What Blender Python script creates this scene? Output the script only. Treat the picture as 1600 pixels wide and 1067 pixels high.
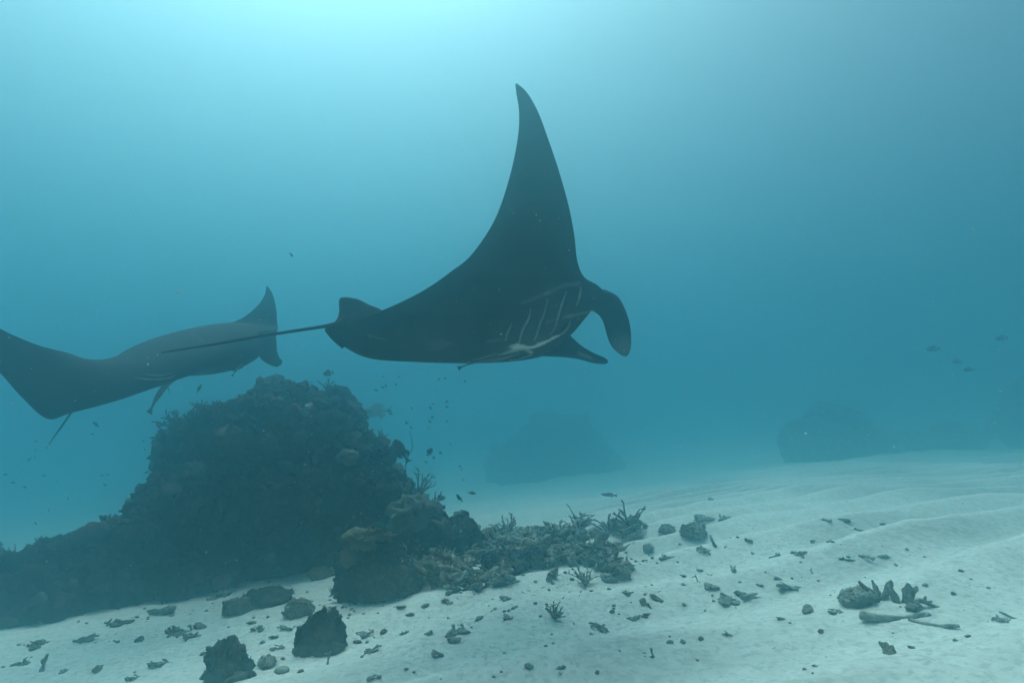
import bpy, bmesh, math, random
import numpy as np
from mathutils import Vector, Matrix

for o in list(bpy.data.objects):
    bpy.data.objects.remove(o, do_unlink=True)
scene = bpy.context.scene
COL = scene.collection
R = math.radians

# ---------------------------------------------------------------- camera
CAM = Vector((0.0, 0.0, 1.2))
PITCH = R(6.4)
FPX = 953.0                                   # focal length in pixels of the 1600 px wide photograph
cam_data = bpy.data.cameras.new("camera")
cam_data.sensor_width = 36.0
cam_data.lens = FPX / 1600.0 * 36.0
cam_data.clip_start = 0.05
cam_data.clip_end = 2000.0
cam = bpy.data.objects.new("camera", cam_data)
COL.objects.link(cam)
cam.location = CAM
cam.rotation_euler = (R(90) + PITCH, 0, 0)
scene.camera = cam

# ---------------------------------------------------------------- sky and sun
SUN_EL, SUN_AZ = R(67), R(-27)                # azimuth from straight ahead, negative is left
world = bpy.data.worlds.new("World")
scene.world = world
world.use_nodes = True
wn = world.node_tree
wn.nodes.clear()
wo = wn.nodes.new("ShaderNodeOutputWorld")
wb = wn.nodes.new("ShaderNodeBackground")
sky = wn.nodes.new("ShaderNodeTexSky")
sky.sky_type = 'NISHITA'
sky.sun_disc = False
sky.sun_elevation = SUN_EL
sky.sun_rotation = SUN_AZ
sky.air_density = 0.7
sky.dust_density = 9.0
wb.inputs["Strength"].default_value = 0.15
wn.links.new(sky.outputs[0], wb.inputs["Color"])
wn.links.new(wb.outputs[0], wo.inputs["Surface"])

sun_dir = Vector((math.sin(SUN_AZ) * math.cos(SUN_EL), math.cos(SUN_AZ) * math.cos(SUN_EL), math.sin(SUN_EL)))
sun_data = bpy.data.lights.new("sun", 'SUN')
sun_data.energy = 5.0
sun_data.angle = R(45)
sun_data.color = (1.0, 0.97, 0.90)
sun = bpy.data.objects.new("sun", sun_data)
COL.objects.link(sun)
sun.location = sun_dir * 30
sun.rotation_euler = (-sun_dir).to_track_quat('-Z', 'Y').to_euler()

vs = scene.view_settings
vs.view_transform = 'Standard'
vs.look = 'None'
vs.exposure = -0.22
vs.gamma = 1.0
vs.use_curve_mapping = False
cy = scene.cycles
cy.use_denoising = True
try:
    cy.denoiser = 'OPENIMAGEDENOISE'
except Exception:
    pass
cy.max_bounces = 12
cy.diffuse_bounces = 2
cy.glossy_bounces = 2
cy.transmission_bounces = 4
cy.volume_bounces = 10
cy.use_adaptive_sampling = False

# the water: one closed box of even density
WATER_DENSITY = 0.15
WATER_TOP = 8.0
WATER_SCATTER = (0.25, 0.595, 0.695)
WATER_ABSORB = (0.0, 0.03, 0.03)
WATER_G = 0.87

# ---------------------------------------------------------------- helpers
FWD = Vector((0, math.cos(PITCH), math.sin(PITCH)))
UP = Vector((0, -math.sin(PITCH), math.cos(PITCH)))
RIGHT = Vector((1, 0, 0))

def at(px, py, depth):
    """point seen at photograph pixel (px, py) at the given distance along the view axis"""
    return CAM + (FWD + RIGHT * ((px - 800.0) / FPX) + UP * ((533.5 - py) / FPX)) * depth

def _hash(ix, iy, iz, seed):
    n = (ix.astype(np.int64) * 374761393 + iy.astype(np.int64) * 668265263 + iz.astype(np.int64) * 2147483647 + seed * 1274126177) & 0xFFFFFFFF
    n = ((n ^ (n >> 13)) * 1274126177) & 0xFFFFFFFF
    n = (n ^ (n >> 16)) & 0xFFFFFFFF
    return n.astype(np.float64) / 4294967295.0

def noise3(p, scale=1.0, seed=0):
    """smooth value noise in -1..1 at the rows of p (n x 3)"""
    q = np.asarray(p, float) * scale + 1000.0
    i = np.floor(q)
    f = q - i
    f = f * f * f * (f * (f * 6 - 15) + 10)
    ix, iy, iz = i[:, 0].astype(np.int64), i[:, 1].astype(np.int64), i[:, 2].astype(np.int64)
    r = 0.0
    for dx in (0, 1):
        wx = f[:, 0] if dx else 1 - f[:, 0]
        for dy in (0, 1):
            wy = f[:, 1] if dy else 1 - f[:, 1]
            for dz in (0, 1):
                wz = f[:, 2] if dz else 1 - f[:, 2]
                r = r + wx * wy * wz * _hash(ix + dx, iy + dy, iz + dz, seed)
    return r * 2 - 1

def fbm(p, scale=1.0, octaves=4, seed=0, gain=0.5, ridged=False):
    p = np.asarray(p, float)
    a, s, tot, out = 1.0, scale, 0.0, np.zeros(len(p))
    for k in range(octaves):
        n = noise3(p + 17.3 * k, s, seed + k)
        if ridged:
            n = 1 - 2 * np.abs(n)
        out += a * n
        tot += a
        a *= gain
        s *= 2.03
    return out / tot

def smooth(a, b, x):
    t = np.clip((x - a) / (b - a), 0, 1)
    return t * t * (3 - 2 * t)

def mesh_from(name, verts, faces, smooth_shade=True):
    """fast mesh from numpy arrays; faces may be an (n,3)/(n,4) array or a list"""
    me = bpy.data.meshes.new(name)
    me.from_pydata([tuple(v) for v in verts] if not isinstance(verts, np.ndarray) else verts.tolist(), [],
                   faces.tolist() if isinstance(faces, np.ndarray) else faces)
    me.validate()
    if smooth_shade:
        me.polygons.foreach_set("use_smooth", [True] * len(me.polygons))
    me.update()
    return me

def obj(name, me, mat=None, parent=None, loc=None):
    o = bpy.data.objects.new(name, me)
    COL.objects.link(o)
    if mat is not None and me is not None and not me.materials:
        me.materials.append(mat)
    if parent is not None:
        o.parent = parent
    if loc is not None:
        o.location = loc
    return o

def tag(o, label=None, cat=None, group=None, kind=None):
    if label: o["label"] = label
    if cat: o["category"] = cat
    if group: o["group"] = group
    if kind: o["kind"] = kind
    return o

def empty(name, loc=(0, 0, 0)):
    o = bpy.data.objects.new(name, None)
    COL.objects.link(o)
    o.location = loc
    o.empty_display_size = 0.1
    return o

def verts_of(me):
    a = np.empty(len(me.vertices) * 3)
    me.vertices.foreach_get("co", a)
    return a.reshape(-1, 3)

def normals_of(me):
    a = np.empty(len(me.vertices) * 3)
    me.vertices.foreach_get("normal", a)
    return a.reshape(-1, 3)

def set_verts(me, v):
    me.vertices.foreach_set("co", np.ascontiguousarray(v).ravel())
    me.update()

def set_attr(me, name, vals):
    at_ = me.attributes.get(name) or me.attributes.new(name, 'FLOAT', 'POINT')
    at_.data.foreach_set("value", np.ascontiguousarray(vals, dtype=np.float32))

def remeshed(me, voxel, smooth_it=2, factor=0.5):
    """one continuous skin round the overlapping closed shells of me"""
    tmp = bpy.data.objects.new("tmp", me)
    COL.objects.link(tmp)
    m = tmp.modifiers.new("r", 'REMESH')
    m.mode = 'VOXEL'
    m.voxel_size = voxel
    m.adaptivity = 0.0
    if smooth_it:
        s = tmp.modifiers.new("s", 'SMOOTH')
        s.iterations = smooth_it
        s.factor = factor
    dg = bpy.context.evaluated_depsgraph_get()
    dg.update()
    out = bpy.data.meshes.new_from_object(tmp.evaluated_get(dg))
    bpy.data.objects.remove(tmp, do_unlink=True)
    out.polygons.foreach_set("use_smooth", [True] * len(out.polygons))
    out.materials.clear()
    out.update()
    return out

def catmull(pts, n):
    """n points along a smooth curve through the rows of pts (any width)"""
    pts = np.asarray(pts, float)
    m = len(pts)
    ext = np.vstack([2 * pts[0] - pts[1], pts, 2 * pts[-1] - pts[-2]])
    out = []
    for u in np.linspace(0, m - 1, n):
        i = min(int(u), m - 2)
        t = u - i
        p0, p1, p2, p3 = ext[i], ext[i + 1], ext[i + 2], ext[i + 3]
        out.append(0.5 * ((2 * p1) + (-p0 + p2) * t + (2 * p0 - 5 * p1 + 4 * p2 - p3) * t * t + (-p0 + 3 * p1 - 3 * p2 + p3) * t ** 3))
    return np.array(out)

def loft(rings):
    """closed shell through rings of equal length (each k x 3), fan caps at both ends"""
    rings = np.asarray(rings, float)
    n, k, _ = rings.shape
    V = rings.reshape(-1, 3)
    F = []
    for i in range(n - 1):
        for j in range(k):
            j2 = (j + 1) % k
            F.append((i * k + j, i * k + j2, (i + 1) * k + j2, (i + 1) * k + j))
    V = np.vstack([V, rings[0].mean(0), rings[-1].mean(0)])
    a, b = n * k, n * k + 1
    for j in range(k):
        j2 = (j + 1) % k
        F.append((a, j2, j))
        F.append((b, (n - 1) * k + j, (n - 1) * k + j2))
    return V, F

def tube(path, radii, seg=8, flat=1.0, flat_dir=None):
    """tube through path (n x 3); flat < 1 squashes it across flat_dir"""
    path = np.asarray(path, float)
    n = len(path)
    radii = np.broadcast_to(np.asarray(radii, float), (n,))
    tang = np.gradient(path, axis=0)
    rings = []
    ref = np.array([0.13, 0.21, 0.97]) if flat_dir is None else np.asarray(flat_dir, float)
    for i in range(n):
        t = tang[i] / (np.linalg.norm(tang[i]) + 1e-9)
        a = ref - t * np.dot(ref, t)
        if np.linalg.norm(a) < 1e-3:
            a = np.array([1.0, 0, 0]) - t * t[0]
        a /= np.linalg.norm(a)
        b = np.cross(t, a)
        ang = np.linspace(0, 2 * math.pi, seg, endpoint=False)
        rings.append(path[i] + radii[i] * (np.outer(np.cos(ang) * flat, a) + np.outer(np.sin(ang), b)))
    return loft(rings)

def joinvf(parts):
    V, F, n = [], [], 0
    for v, f in parts:
        V.append(np.asarray(v, float))
        F += [tuple(int(i) + n for i in q) for q in f]
        n += len(v)
    return np.vstack(V), F

# ---------------------------------------------------------------- materials
def material(name, c1, c2, scale=6.0, rough=0.8, bump=0.3, bump_scale=40.0, spec=0.2, c3=None, c3_scale=2.0, attr=None, attr_col=None, bump_dist=0.01):
    """two-tone noise colour with optional third tone in large patches and an attribute-driven marking"""
    m = bpy.data.materials.new(name)
    m.use_nodes = True
    nt = m.node_tree
    N, L = nt.nodes, nt.links
    N.clear()
    out = N.new("ShaderNodeOutputMaterial")
    p = N.new("ShaderNodeBsdfPrincipled")
    p.inputs["Roughness"].default_value = rough
    p.inputs["Specular IOR Level"].default_value = spec
    L.new(p.outputs[0], out.inputs[0])
    tc = N.new("ShaderNodeTexCoord")
    geo = tc.outputs["Object"]
    n1 = N.new("ShaderNodeTexNoise")
    n1.inputs["Scale"].default_value = scale
    n1.inputs["Detail"].default_value = 5
    n1.inputs["Roughness"].default_value = 0.65
    L.new(geo, n1.inputs["Vector"])
    r1 = N.new("ShaderNodeValToRGB")
    r1.color_ramp.elements[0].position = 0.35
    r1.color_ramp.elements[1].position = 0.68
    r1.color_ramp.elements[0].color = (*c1, 1)
    r1.color_ramp.elements[1].color = (*c2, 1)
    L.new(n1.outputs["Fac"], r1.inputs[0])
    col = r1.outputs[0]
    if c3 is not None:
        n3 = N.new("ShaderNodeTexNoise")
        n3.inputs["Scale"].default_value = c3_scale
        n3.inputs["Detail"].default_value = 4
        L.new(geo, n3.inputs["Vector"])
        r3 = N.new("ShaderNodeValToRGB")
        r3.color_ramp.elements[0].position = 0.52
        r3.color_ramp.elements[1].position = 0.64
        L.new(n3.outputs["Fac"], r3.inputs[0])
        mx = N.new("ShaderNodeMixRGB")
        L.new(r3.outputs[0], mx.inputs[0])
        L.new(col, mx.inputs[1])
        mx.inputs[2].default_value = (*c3, 1)
        col = mx.outputs[0]
    if attr:
        a = N.new("ShaderNodeAttribute")
        a.attribute_name = attr
        mx = N.new("ShaderNodeMixRGB")
        L.new(a.outputs["Fac"], mx.inputs[0])
        L.new(col, mx.inputs[1])
        mx.inputs[2].default_value = (*attr_col, 1)
        col = mx.outputs[0]
    L.new(col, p.inputs["Base Color"])
    if bump:
        nb = N.new("ShaderNodeTexNoise")
        nb.inputs["Scale"].default_value = bump_scale
        nb.inputs["Detail"].default_value = 6
        L.new(geo, nb.inputs["Vector"])
        b = N.new("ShaderNodeBump")
        b.inputs["Strength"].default_value = bump
        b.inputs["Distance"].default_value = bump_dist
        L.new(nb.outputs["Fac"], b.inputs["Height"])
        L.new(b.outputs[0], p.inputs["Normal"])
    return m

# ---------------------------------------------------------------- the sea bed
def ripples(x, y, P):
    # long low sand ripples running away to the right
    th = R(16)
    w = noise3(P, 0.45, 8) * 0.5 + noise3(P, 1.3, 9) * 0.10
    ph = (y * math.cos(th) - x * math.sin(th)) / 0.60 + w
    f = ph - np.floor(ph)
    prof = np.where(f < 0.60, f / 0.60, (1 - f) / 0.40)
    prof = prof * prof * (3 - 2 * prof)
    amp = 0.115 * smooth(-2.6, 1.0, x + 0.35 * (3.2 - y)) * (0.62 + 0.38 * noise3(P, 0.7, 11)) + 0.016
    return f, prof, amp * (1 - 0.7 * smooth(9, 16, y))

def ground_h(x, y, coarse=False):
    x = np.asarray(x, float)
    y = np.asarray(y, float)
    shape = x.shape
    x = x.ravel(); y = y.ravel()
    P = np.stack([x, y, np.zeros_like(x)], 1)
    h = 0.10 * 14 * np.tanh(x / 14) - 0.03 * 14 * np.tanh((y - 2.8) / 14)
    h = h - 0.85 * smooth(4.5, 22, y)
    h += 0.10 * noise3(P, 0.33, 3) + 0.045 * noise3(P, 0.85, 5)
    if coarse:
        return h.reshape(shape)
    f, prof, amp = ripples(x, y, P)
    h += amp * prof
    h += 0.008 * noise3(P, 4.0, 14) + 0.004 * noise3(P, 9.0, 15)
    near = 1 - smooth(5, 9, np.hypot(x, y))
    h += near * (0.0024 * noise3(P, 22.0, 16) + 0.0014 * noise3(P * np.array([1, 1.6, 1]), 38.0, 17))
    return h.reshape(shape)

def gh(x, y):
    return float(ground_h(np.array([x]), np.array([y]))[0])

HIT_S = np.arange(1.5, 32, 0.15)
def hit(px, py):
    """where the sight line through a photograph pixel meets the sea bed"""
    d = FWD + RIGHT * ((px - 800.0) / FPX) + UP * ((533.5 - py) / FPX)
    s = HIT_S
    below = np.nonzero(CAM.z + d.z * s < ground_h(CAM.x + d.x * s, CAM.y + d.y * s, True))[0]
    k = below[0] if len(below) else len(s) - 1
    s = np.linspace(max(1.2, s[k] - .45), s[k] + .3, 26)
    X, Y, Z = CAM.x + d.x * s, CAM.y + d.y * s, CAM.z + d.z * s
    g = ground_h(X, Y)
    below = np.nonzero(Z < g)[0]
    k = below[0] if len(below) else len(s) - 1
    return Vector((X[k], Y[k], g[k]))

def build_ground():
    # lines crowd together near the camera, so one sheet serves from the foreground to the far murk
    def axis(stops):
        out = []
        for a, b, st in stops:
            out += list(np.arange(a, b - 1e-6, st))
        return np.array(out + [stops[-1][1]])
    xs = axis([(-90, -30, 6), (-30, -12, 1.2), (-12, -6, 0.15), (-6, -2.8, 0.03), (-2.8, 3.8, 0.0145), (3.8, 7, 0.03), (7, 13, 0.10), (13, 30, 1.0), (30, 90, 6)])
    ys = axis([(-90, -20, 7), (-20, -2, 1.2), (-2, 2.2, 0.25), (2.2, 4.6, 0.0145), (4.6, 7, 0.025), (7, 12, 0.06), (12, 20, 0.25), (20, 90, 4)])
    gx, gy = np.meshgrid(xs, ys)
    V = np.stack([gx, gy, ground_h(gx, gy)], -1).reshape(-1, 3)
    nx, ny = len(xs), len(ys)
    i = (np.arange(ny - 1)[:, None] * nx + np.arange(nx - 1)[None, :]).ravel()
    F = np.stack([i, i + 1, i + nx + 1, i + nx], 1)
    me = bpy.data.meshes.new("sea_bed")
    me.vertices.add(len(V)); me.vertices.foreach_set("co", V.ravel())
    me.loops.add(F.size); me.loops.foreach_set("vertex_index", F.ravel().astype(np.int32))
    me.polygons.add(len(F)); me.polygons.foreach_set("loop_start", np.arange(0, F.size, 4, dtype=np.int32))
    me.polygons.foreach_set("use_smooth", np.ones(len(F), bool))
    me.update(calc_edges=True)
    # shade of the camera-facing ripple slopes painted in, broken up by grain stippling
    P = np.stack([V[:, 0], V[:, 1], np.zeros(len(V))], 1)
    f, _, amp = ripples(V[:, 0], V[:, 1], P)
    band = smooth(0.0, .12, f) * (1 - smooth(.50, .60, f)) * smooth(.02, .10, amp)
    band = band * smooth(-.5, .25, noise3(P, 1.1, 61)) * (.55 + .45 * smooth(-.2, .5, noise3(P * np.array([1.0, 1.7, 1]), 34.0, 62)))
    set_attr(me, "shade_stipple", band * .75)
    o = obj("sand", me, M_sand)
    tag(o, kind="structure")
    return o

M_sand = material("sand", (0.53, 0.52, 0.475), (0.65, 0.64, 0.59), scale=14.0, rough=0.95, bump=0.6, bump_scale=55.0, spec=0.1, c3=(0.45, 0.445, 0.405), c3_scale=30.0, bump_dist=0.012, attr="shade_stipple", attr_col=(0.33, 0.33, 0.305))
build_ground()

# ---------------------------------------------------------------- the water itself
def build_water():
    x0, x1, y0, y1, z0, z1 = -100, 100, -100, 100, -6.5, WATER_TOP
    V = [(x, y, z) for z in (z0, z1) for y in (y0, y1) for x in (x0, x1)]
    F = [(0, 2, 3, 1), (4, 5, 7, 6), (0, 1, 5, 4), (2, 6, 7, 3), (0, 4, 6, 2), (1, 3, 7, 5)]
    me = mesh_from("haze", V, F, False)
    m = bpy.data.materials.new("sea_water_haze")
    m.use_nodes = True
    nt = m.node_tree
    nt.nodes.clear()
    out = nt.nodes.new("ShaderNodeOutputMaterial")
    v = nt.nodes.new("ShaderNodeVolumePrincipled")
    v.inputs["Color"].default_value = (*WATER_SCATTER, 1)
    v.inputs["Absorption Color"].default_value = (*WATER_ABSORB, 1)
    v.inputs["Density"].default_value = WATER_DENSITY
    v.inputs["Anisotropy"].default_value = WATER_G
    nt.links.new(v.outputs[0], out.inputs["Volume"])
    o = obj("haze", me, m)
    tag(o, kind="stuff")
build_water()

# ---------------------------------------------------------------- manta rays
def airfoil(n, blunt):
    """closed profile: (chord 0 front..1 rear, half thickness) going back over the top and forward underneath"""
    u = (1 - np.cos(np.linspace(0, math.pi, n))) / 2
    th = 2.6 * (0.2969 * np.sqrt(u) - 0.126 * u - 0.3516 * u ** 2 + 0.2843 * u ** 3 - 0.1036 * u ** 4) * 1.55
    th = th * (1 - blunt) + blunt * np.sqrt(np.clip(1 - (2 * u - 1) ** 2, 0, 1)) * 0.98
    th = np.maximum(th, 0.10 * np.sqrt(np.clip(1 - (2 * u - 1) ** 8, 0, 1)))
    th[0] = th[-1] = 0
    return u, th

def manta_shell(stations, D, yaw_slope, x_ref, n_span=90, n_chord=40):
    """stations from far wing tip to near wing tip: (LE px, LE py, TE px, TE py, lateral depth, thickness)"""
    st = catmull(np.array(stations, float), n_span)
    st[:, 5] = np.maximum(st[:, 5], 0.016)
    le = np.array([at(s[0], s[1], D + s[4] + yaw_slope * (s[0] - x_ref)) for s in st])
    te = np.array([at(s[2], s[3], D + s[4] + yaw_slope * (s[2] - x_ref)) for s in st])
    mid = 0.6 * le + 0.4 * te
    span = np.gradient(mid, axis=0)
    rings = []
    u, th = airfoil(n_chord, 0.12)
    for i in range(n_span):
        c = te[i] - le[i]
        nrm = np.cross(span[i], c)
        nrm /= np.linalg.norm(nrm) + 1e-9
        half = np.maximum(th * st[i, 5] / 2, 0.004 * np.sqrt(np.clip(1 - (2 * u - 1) ** 6, 0, 1)))
        up = le[i] + np.outer(u, c) + np.outer(half, nrm)
        dn = (le[i] + np.outer(u, c) - np.outer(half, nrm))[::-1][1:-1]
        rings.append(np.vstack([up, dn]))
    return loft(rings)

def paddle(rows, D, yaw_slope, x_ref, thick, n=22, k=14, K=1.0):
    """flattened lobe: rows of (edge A px, py, edge B px, py, depth offset, thickness factor)"""
    rows = catmull(np.array(rows, float), n)
    rows[:, 4] *= K
    thick *= K
    a = np.array([at(r[0], r[1], D + r[4] + yaw_slope * (r[0] - x_ref)) for r in rows])
    b = np.array([at(r[2], r[3], D + r[4] + yaw_slope * (r[2] - x_ref)) for r in rows])
    mid = (a + b) / 2
    tg = np.gradient(mid, axis=0)
    ang = np.linspace(0, 2 * math.pi, k, endpoint=False)
    rings = []
    for i in range(n):
        w = (b[i] - a[i]) / 2
        nr = np.cross(tg[i], w)
        nr /= np.linalg.norm(nr) + 1e-9
        rings.append(mid[i] + np.outer(np.cos(ang), w) + np.outer(np.sin(ang), nr) * thick * rows[i, 5])
    return loft(rings)

def seg_dist(P, line):
    """distance of points to a polyline and the position along it"""
    best = np.full(len(P), 1e9)
    pos = np.zeros(len(P))
    line = np.asarray(line, float)
    for i in range(len(line) - 1):
        a, b = line[i], line[i + 1]
        t = np.clip(((P - a) @ (b - a)) / ((b - a) @ (b - a)), 0, 1)
        d = np.linalg.norm(P - (a + t[:, None] * (b - a)), axis=1)
        k = d < best
        best[k] = d[k]
        pos[k] = (i + t)[k]
    return best, pos / (len(line) - 1)

def bvh_of(me):
    from mathutils.bvhtree import BVHTree
    return BVHTree.FromPolygons([v.co[:] for v in me.vertices], [p.vertices[:] for p in me.polygons])

def on_skin(bvh, px, py):
    """point and normal of the skin where a line of sight meets it"""
    d = (at(px, py, 1.0) - CAM).normalized()
    r = bvh.ray_cast(CAM, d)
    return (np.array(r[0]), np.array(r[1])) if r[0] is not None else (None, None)

M_manta = material("manta_skin", (0.008, 0.010, 0.012), (0.024, 0.027, 0.029), scale=3.2, rough=0.7, bump=0.35, bump_scale=45.0, spec=0.06, attr="pale", attr_col=(0.62, 0.64, 0.60), bump_dist=0.004)
M_gill = material("gill_edge_skin", (0.10, 0.11, 0.11), (0.28, 0.30, 0.29), scale=8, rough=0.6, bump=0.1, spec=0.25)
M_eye = material("eye_dark", (0.004, 0.004, 0.005), (0.010, 0.010, 0.012), rough=0.15, bump=0, spec=0.5)

def ridge(bvh, pts, w, name, mat, parent, lift=0.004, n=26):
    """a thin raised fold of skin laid along the body"""
    pts = catmull(np.array(pts, float), n)
    path, rad = [], []
    for i, (x, y) in enumerate(pts):
        p, nn = on_skin(bvh, x, y)
        if p is None:
            continue
        path.append(p + nn * lift)
        u = i / (n - 1)
        rad.append(w * (0.25 + 0.75 * math.sin(math.pi * min(1, max(0, u)) ** 0.8)))
    if len(path) < 5:
        return None
    path = np.array(path)
    for _ in range(3):
        path[1:-1] = (path[:-2] + 2 * path[1:-1] + path[2:]) / 4
    V, F = tube(path, np.array(rad), 6)
    return obj(name, mesh_from(name, V, F), mat, parent)

def flap(bvh, pts, root, off=(9, -2), lift=.010, n=26):
    """gill cover: a thin plate of skin, flush in front, standing off at its rear edge, with a pale rim"""
    pts = catmull(np.array(pts, float), n)
    A, B = [], []
    for i, (x, y) in enumerate(pts):
        u = i / (n - 1)
        p, nn = on_skin(bvh, x, y)
        q, mm = on_skin(bvh, x + off[0] * math.sin(math.pi * u), y + off[1] * math.sin(math.pi * u))
        if p is None or q is None:
            continue
        A.append(p + nn * (.001 + lift * math.sin(math.pi * u) ** .7))
        B.append(q + mm * .001)
    A, B = np.array(A) - np.array(root.location), np.array(B) - np.array(root.location)
    if len(A) < 6:
        return
    for _ in range(3):
        A[1:-1] = (A[:-2] + 2 * A[1:-1] + A[2:]) / 4
        B[1:-1] = (B[:-2] + 2 * B[1:-1] + B[2:]) / 4
    k = len(A)
    C = (A + B) / 2 + (A - B) * .1
    V = np.vstack([A, C, B, B + np.array([0, .006, 0]), A + np.array([0, .004, 0])])
    F = [(r * k + i, r * k + i + 1, (r + 1) * k + i + 1, (r + 1) * k + i) for r in range(4) for i in range(k - 1)] + [(4 * k + i, 4 * k + i + 1, i + 1, i) for i in range(k - 1)]
    g = obj("gill_slit", mesh_from("gill_slit", V, F), M_manta, root)
    u = np.linspace(0, 1, k)
    Vt, Ft = tube(A, .0034 + .0042 * np.sin(math.pi * u), 6)
    obj("gill_edge", mesh_from("gill_edge", Vt, Ft), M_gill, g)

def finish_manta(name, shells, tail):
    """body, lobes, fins and tail fused into one skin"""
    base = obj("tmp_base", mesh_from(name, *shells[0]))
    rest = []
    for sh in shells[1:] + [tail]:
        r = obj("tmp_part", mesh_from("t", *sh))
        rest.append(r)
        m = base.modifiers.new("b", 'BOOLEAN')
        m.operation = 'UNION'
        m.solver = 'EXACT'
        m.object = r
    for o in [base] + rest:
        bm = bmesh.new()
        bm.from_mesh(o.data)
        bmesh.ops.recalc_face_normals(bm, faces=bm.faces)
        bm.to_mesh(o.data)
        bm.free()
    dg = bpy.context.evaluated_depsgraph_get()
    dg.update()
    me = bpy.data.meshes.new_from_object(base.evaluated_get(dg))
    for o in [base] + rest:
        bpy.data.objects.remove(o, do_unlink=True)
    me.materials.clear()
    me.polygons.foreach_set("use_smooth", [True] * len(me.polygons))
    me.update()
    return me

def manta_near():
    D, YS, XR = 3.5, 0.0015, 700
    K = D / 4.7                                # the sections below were measured for 4.7 m
    st = [  # far (left) wing tip ... midline ... near (right) wing tip
        (703, 478, 700, 476, 1.80, .012),
        (748, 494, 700, 492, 1.58, .030),
        (775, 508, 694, 510, 1.36, .045),
        (800, 527, 674, 535, .93, .080),
        (828, 549, 632, 555, .54, .125),
        (846, 550, 600, 562, .40, .17),
        (864, 544, 566, 556, .245, .26),
        (875, 535, 542, 544, .16, .34),
        (884, 523, 522, 530, .09, .375),
        (897, 513, 508, 514, 0, .385),
        (912, 496, 540, 503, -.08, .37),
        (927, 480, 590, 488, -.125, .33),
        (946, 462, 642, 464.5, -.183, .26),
        (934, 446, 676, 445, -.22, .21),
        (913, 433, 705, 424, -.245, .17),
        (902, 408, 734, 401, -.286, .125),
        (897, 366, 765, 358, -.30, .10),
        (888.5, 322, 783.5, 318, -.30, .08),
        (873.5, 268, 800, 262, -.275, .06),
        (857, 219, 809.5, 212, -.235, .045),
        (841, 176, 811, 175, -.20, .032),
        (824, 146, 807, 148, -.17, .02),
        (808, 131, 805, 132, -.155, .010)]
    st = [(a, b, c, d, e * K, f * K * (1.0 + .75 * float(smooth(.1, .25, f)))) for a, b, c, d, e, f in st]
    body = manta_shell(st, D, YS, XR, 240, 80)
    lobe_a = paddle([(900, 478, 944, 452, -.14, 1.8), (928, 487, 964, 462, -.17, 1.5), (939.5, 497, 975, 479, -.20, 1.1), (945, 511, 983, 501, -.21, .9),
                     (950, 529, 986, 522, -.22, .75), (957, 543, 986, 541, -.23, .6), (968, 553, 983, 552, -.235, .4), (973, 556, 979, 557, -.235, .15)], D, YS, XR, .030, K=K)
    lobe_b = paddle([(868, 505, 838, 556, .14, 1.6), (884, 517, 860, 557, .16, 1.4), (896, 529, 880, 558, .18, 1.2), (910, 541, 903, 561, .20, 1.0),
                     (928, 551.5, 925, 567, .20, .8), (944, 558.5, 943, 569, .2, .55), (949.5, 562.5, 949.5, 567, .2, .2)], D, YS, XR, .030, K=K)
    dorsal = paddle([(606, 490, 512, 512, .03, 2.4), (592, 482, 526, 499, .05, 1.6), (577, 476, 530, 486, .07, 1.1), (561, 468, 529.5, 475, .09, .8),
                     (547, 465, 530, 468.5, .10, .5), (540, 464.4, 532, 465.4, .105, .25)], D, YS, XR, .016, K=K)
    pelvic = paddle([(560, 512, 535, 545, -.05, 1.5), (530, 512, 520, 532, -.04, 1.0), (512, 512, 511, 522, -.02, .5)], D, YS, XR, .02, K=K)
    tp = catmull(np.array([(540, 504, .0), (518, 508, .0), (500, 511, -.0), (470, 515.5, 0), (428, 522, 0), (380, 530, 0), (334, 538, 0), (290, 545, 0), (252, 551, 0)], float), 60)
    path = np.array([at(q[0], q[1], D + YS * 1.2 * (q[0] - XR)) for q in tp])
    u = np.linspace(0, 1, 60)
    rad = K * (0.040 * np.exp(-u * 22) + 0.0118 * (1 - u) ** 0.7 + 0.0026)
    tail = tube(path, rad, 10)
    me = finish_manta("manta_ray", [body, lobe_a, lobe_b, dorsal, pelvic], tail)
    bvh = bvh_of(me)
    P = verts_of(me)
    pale = np.zeros(len(P))
    wob = fbm(P, 12.0, 4, 21)
    def streak(pts, w0, w1, amount, rag=0.6):
        nonlocal pale
        line = [on_skin(bvh, x, y)[0] for x, y in pts]
        line = [q for q in line if q is not None]
        if len(line) < 2:
            return
        d, u = seg_dist(P, line)
        w = (w0 + (w1 - w0) * u) * K
        k = 1 - smooth(0.55, 1.15, d / w + rag * wob)
        pale = np.maximum(pale, amount * k)
    streak([(808, 541), (832, 543), (856, 533), (884, 517)], .046, .014, .75, .9)
    streak([(815, 541), (826, 549), (830, 551)], .045, .02, .5, 1.0)
    streak([(822, 544), (795, 550), (762, 558), (742, 562)], .035, .010, .42, .9)
    streak([(884, 495), (908, 490), (926, 486)], .014, .020, .20, .5)
    streak([(845, 508), (868, 499), (892, 493)], .007, .012, .12, .5)
    streak([(765, 533), (790, 530)], .02, .02, .12)
    streak([(680, 540), (705, 536)], .06, .05, .08, 1.0)
    streak([(815, 474), (850, 460), (880, 446), (905, 443)], .012, .018, .13, .5)
    streak([(851, 460), (861, 456)], .012, .010, .25, .5)
    streak([(575, 523), (606, 532)], .012, .008, .12, .5)
    streak([(905, 553), (925, 560)], .008, .012, .25, .3)
    # lighter inner face of the near lobe tip
    tip = np.array(at(972, 545, D - .2 * K + YS * 272))
    pale = np.maximum(pale, .20 * (1 - smooth(.01, .15, np.linalg.norm(P - tip, axis=1) + .04 * wob)))
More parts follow.
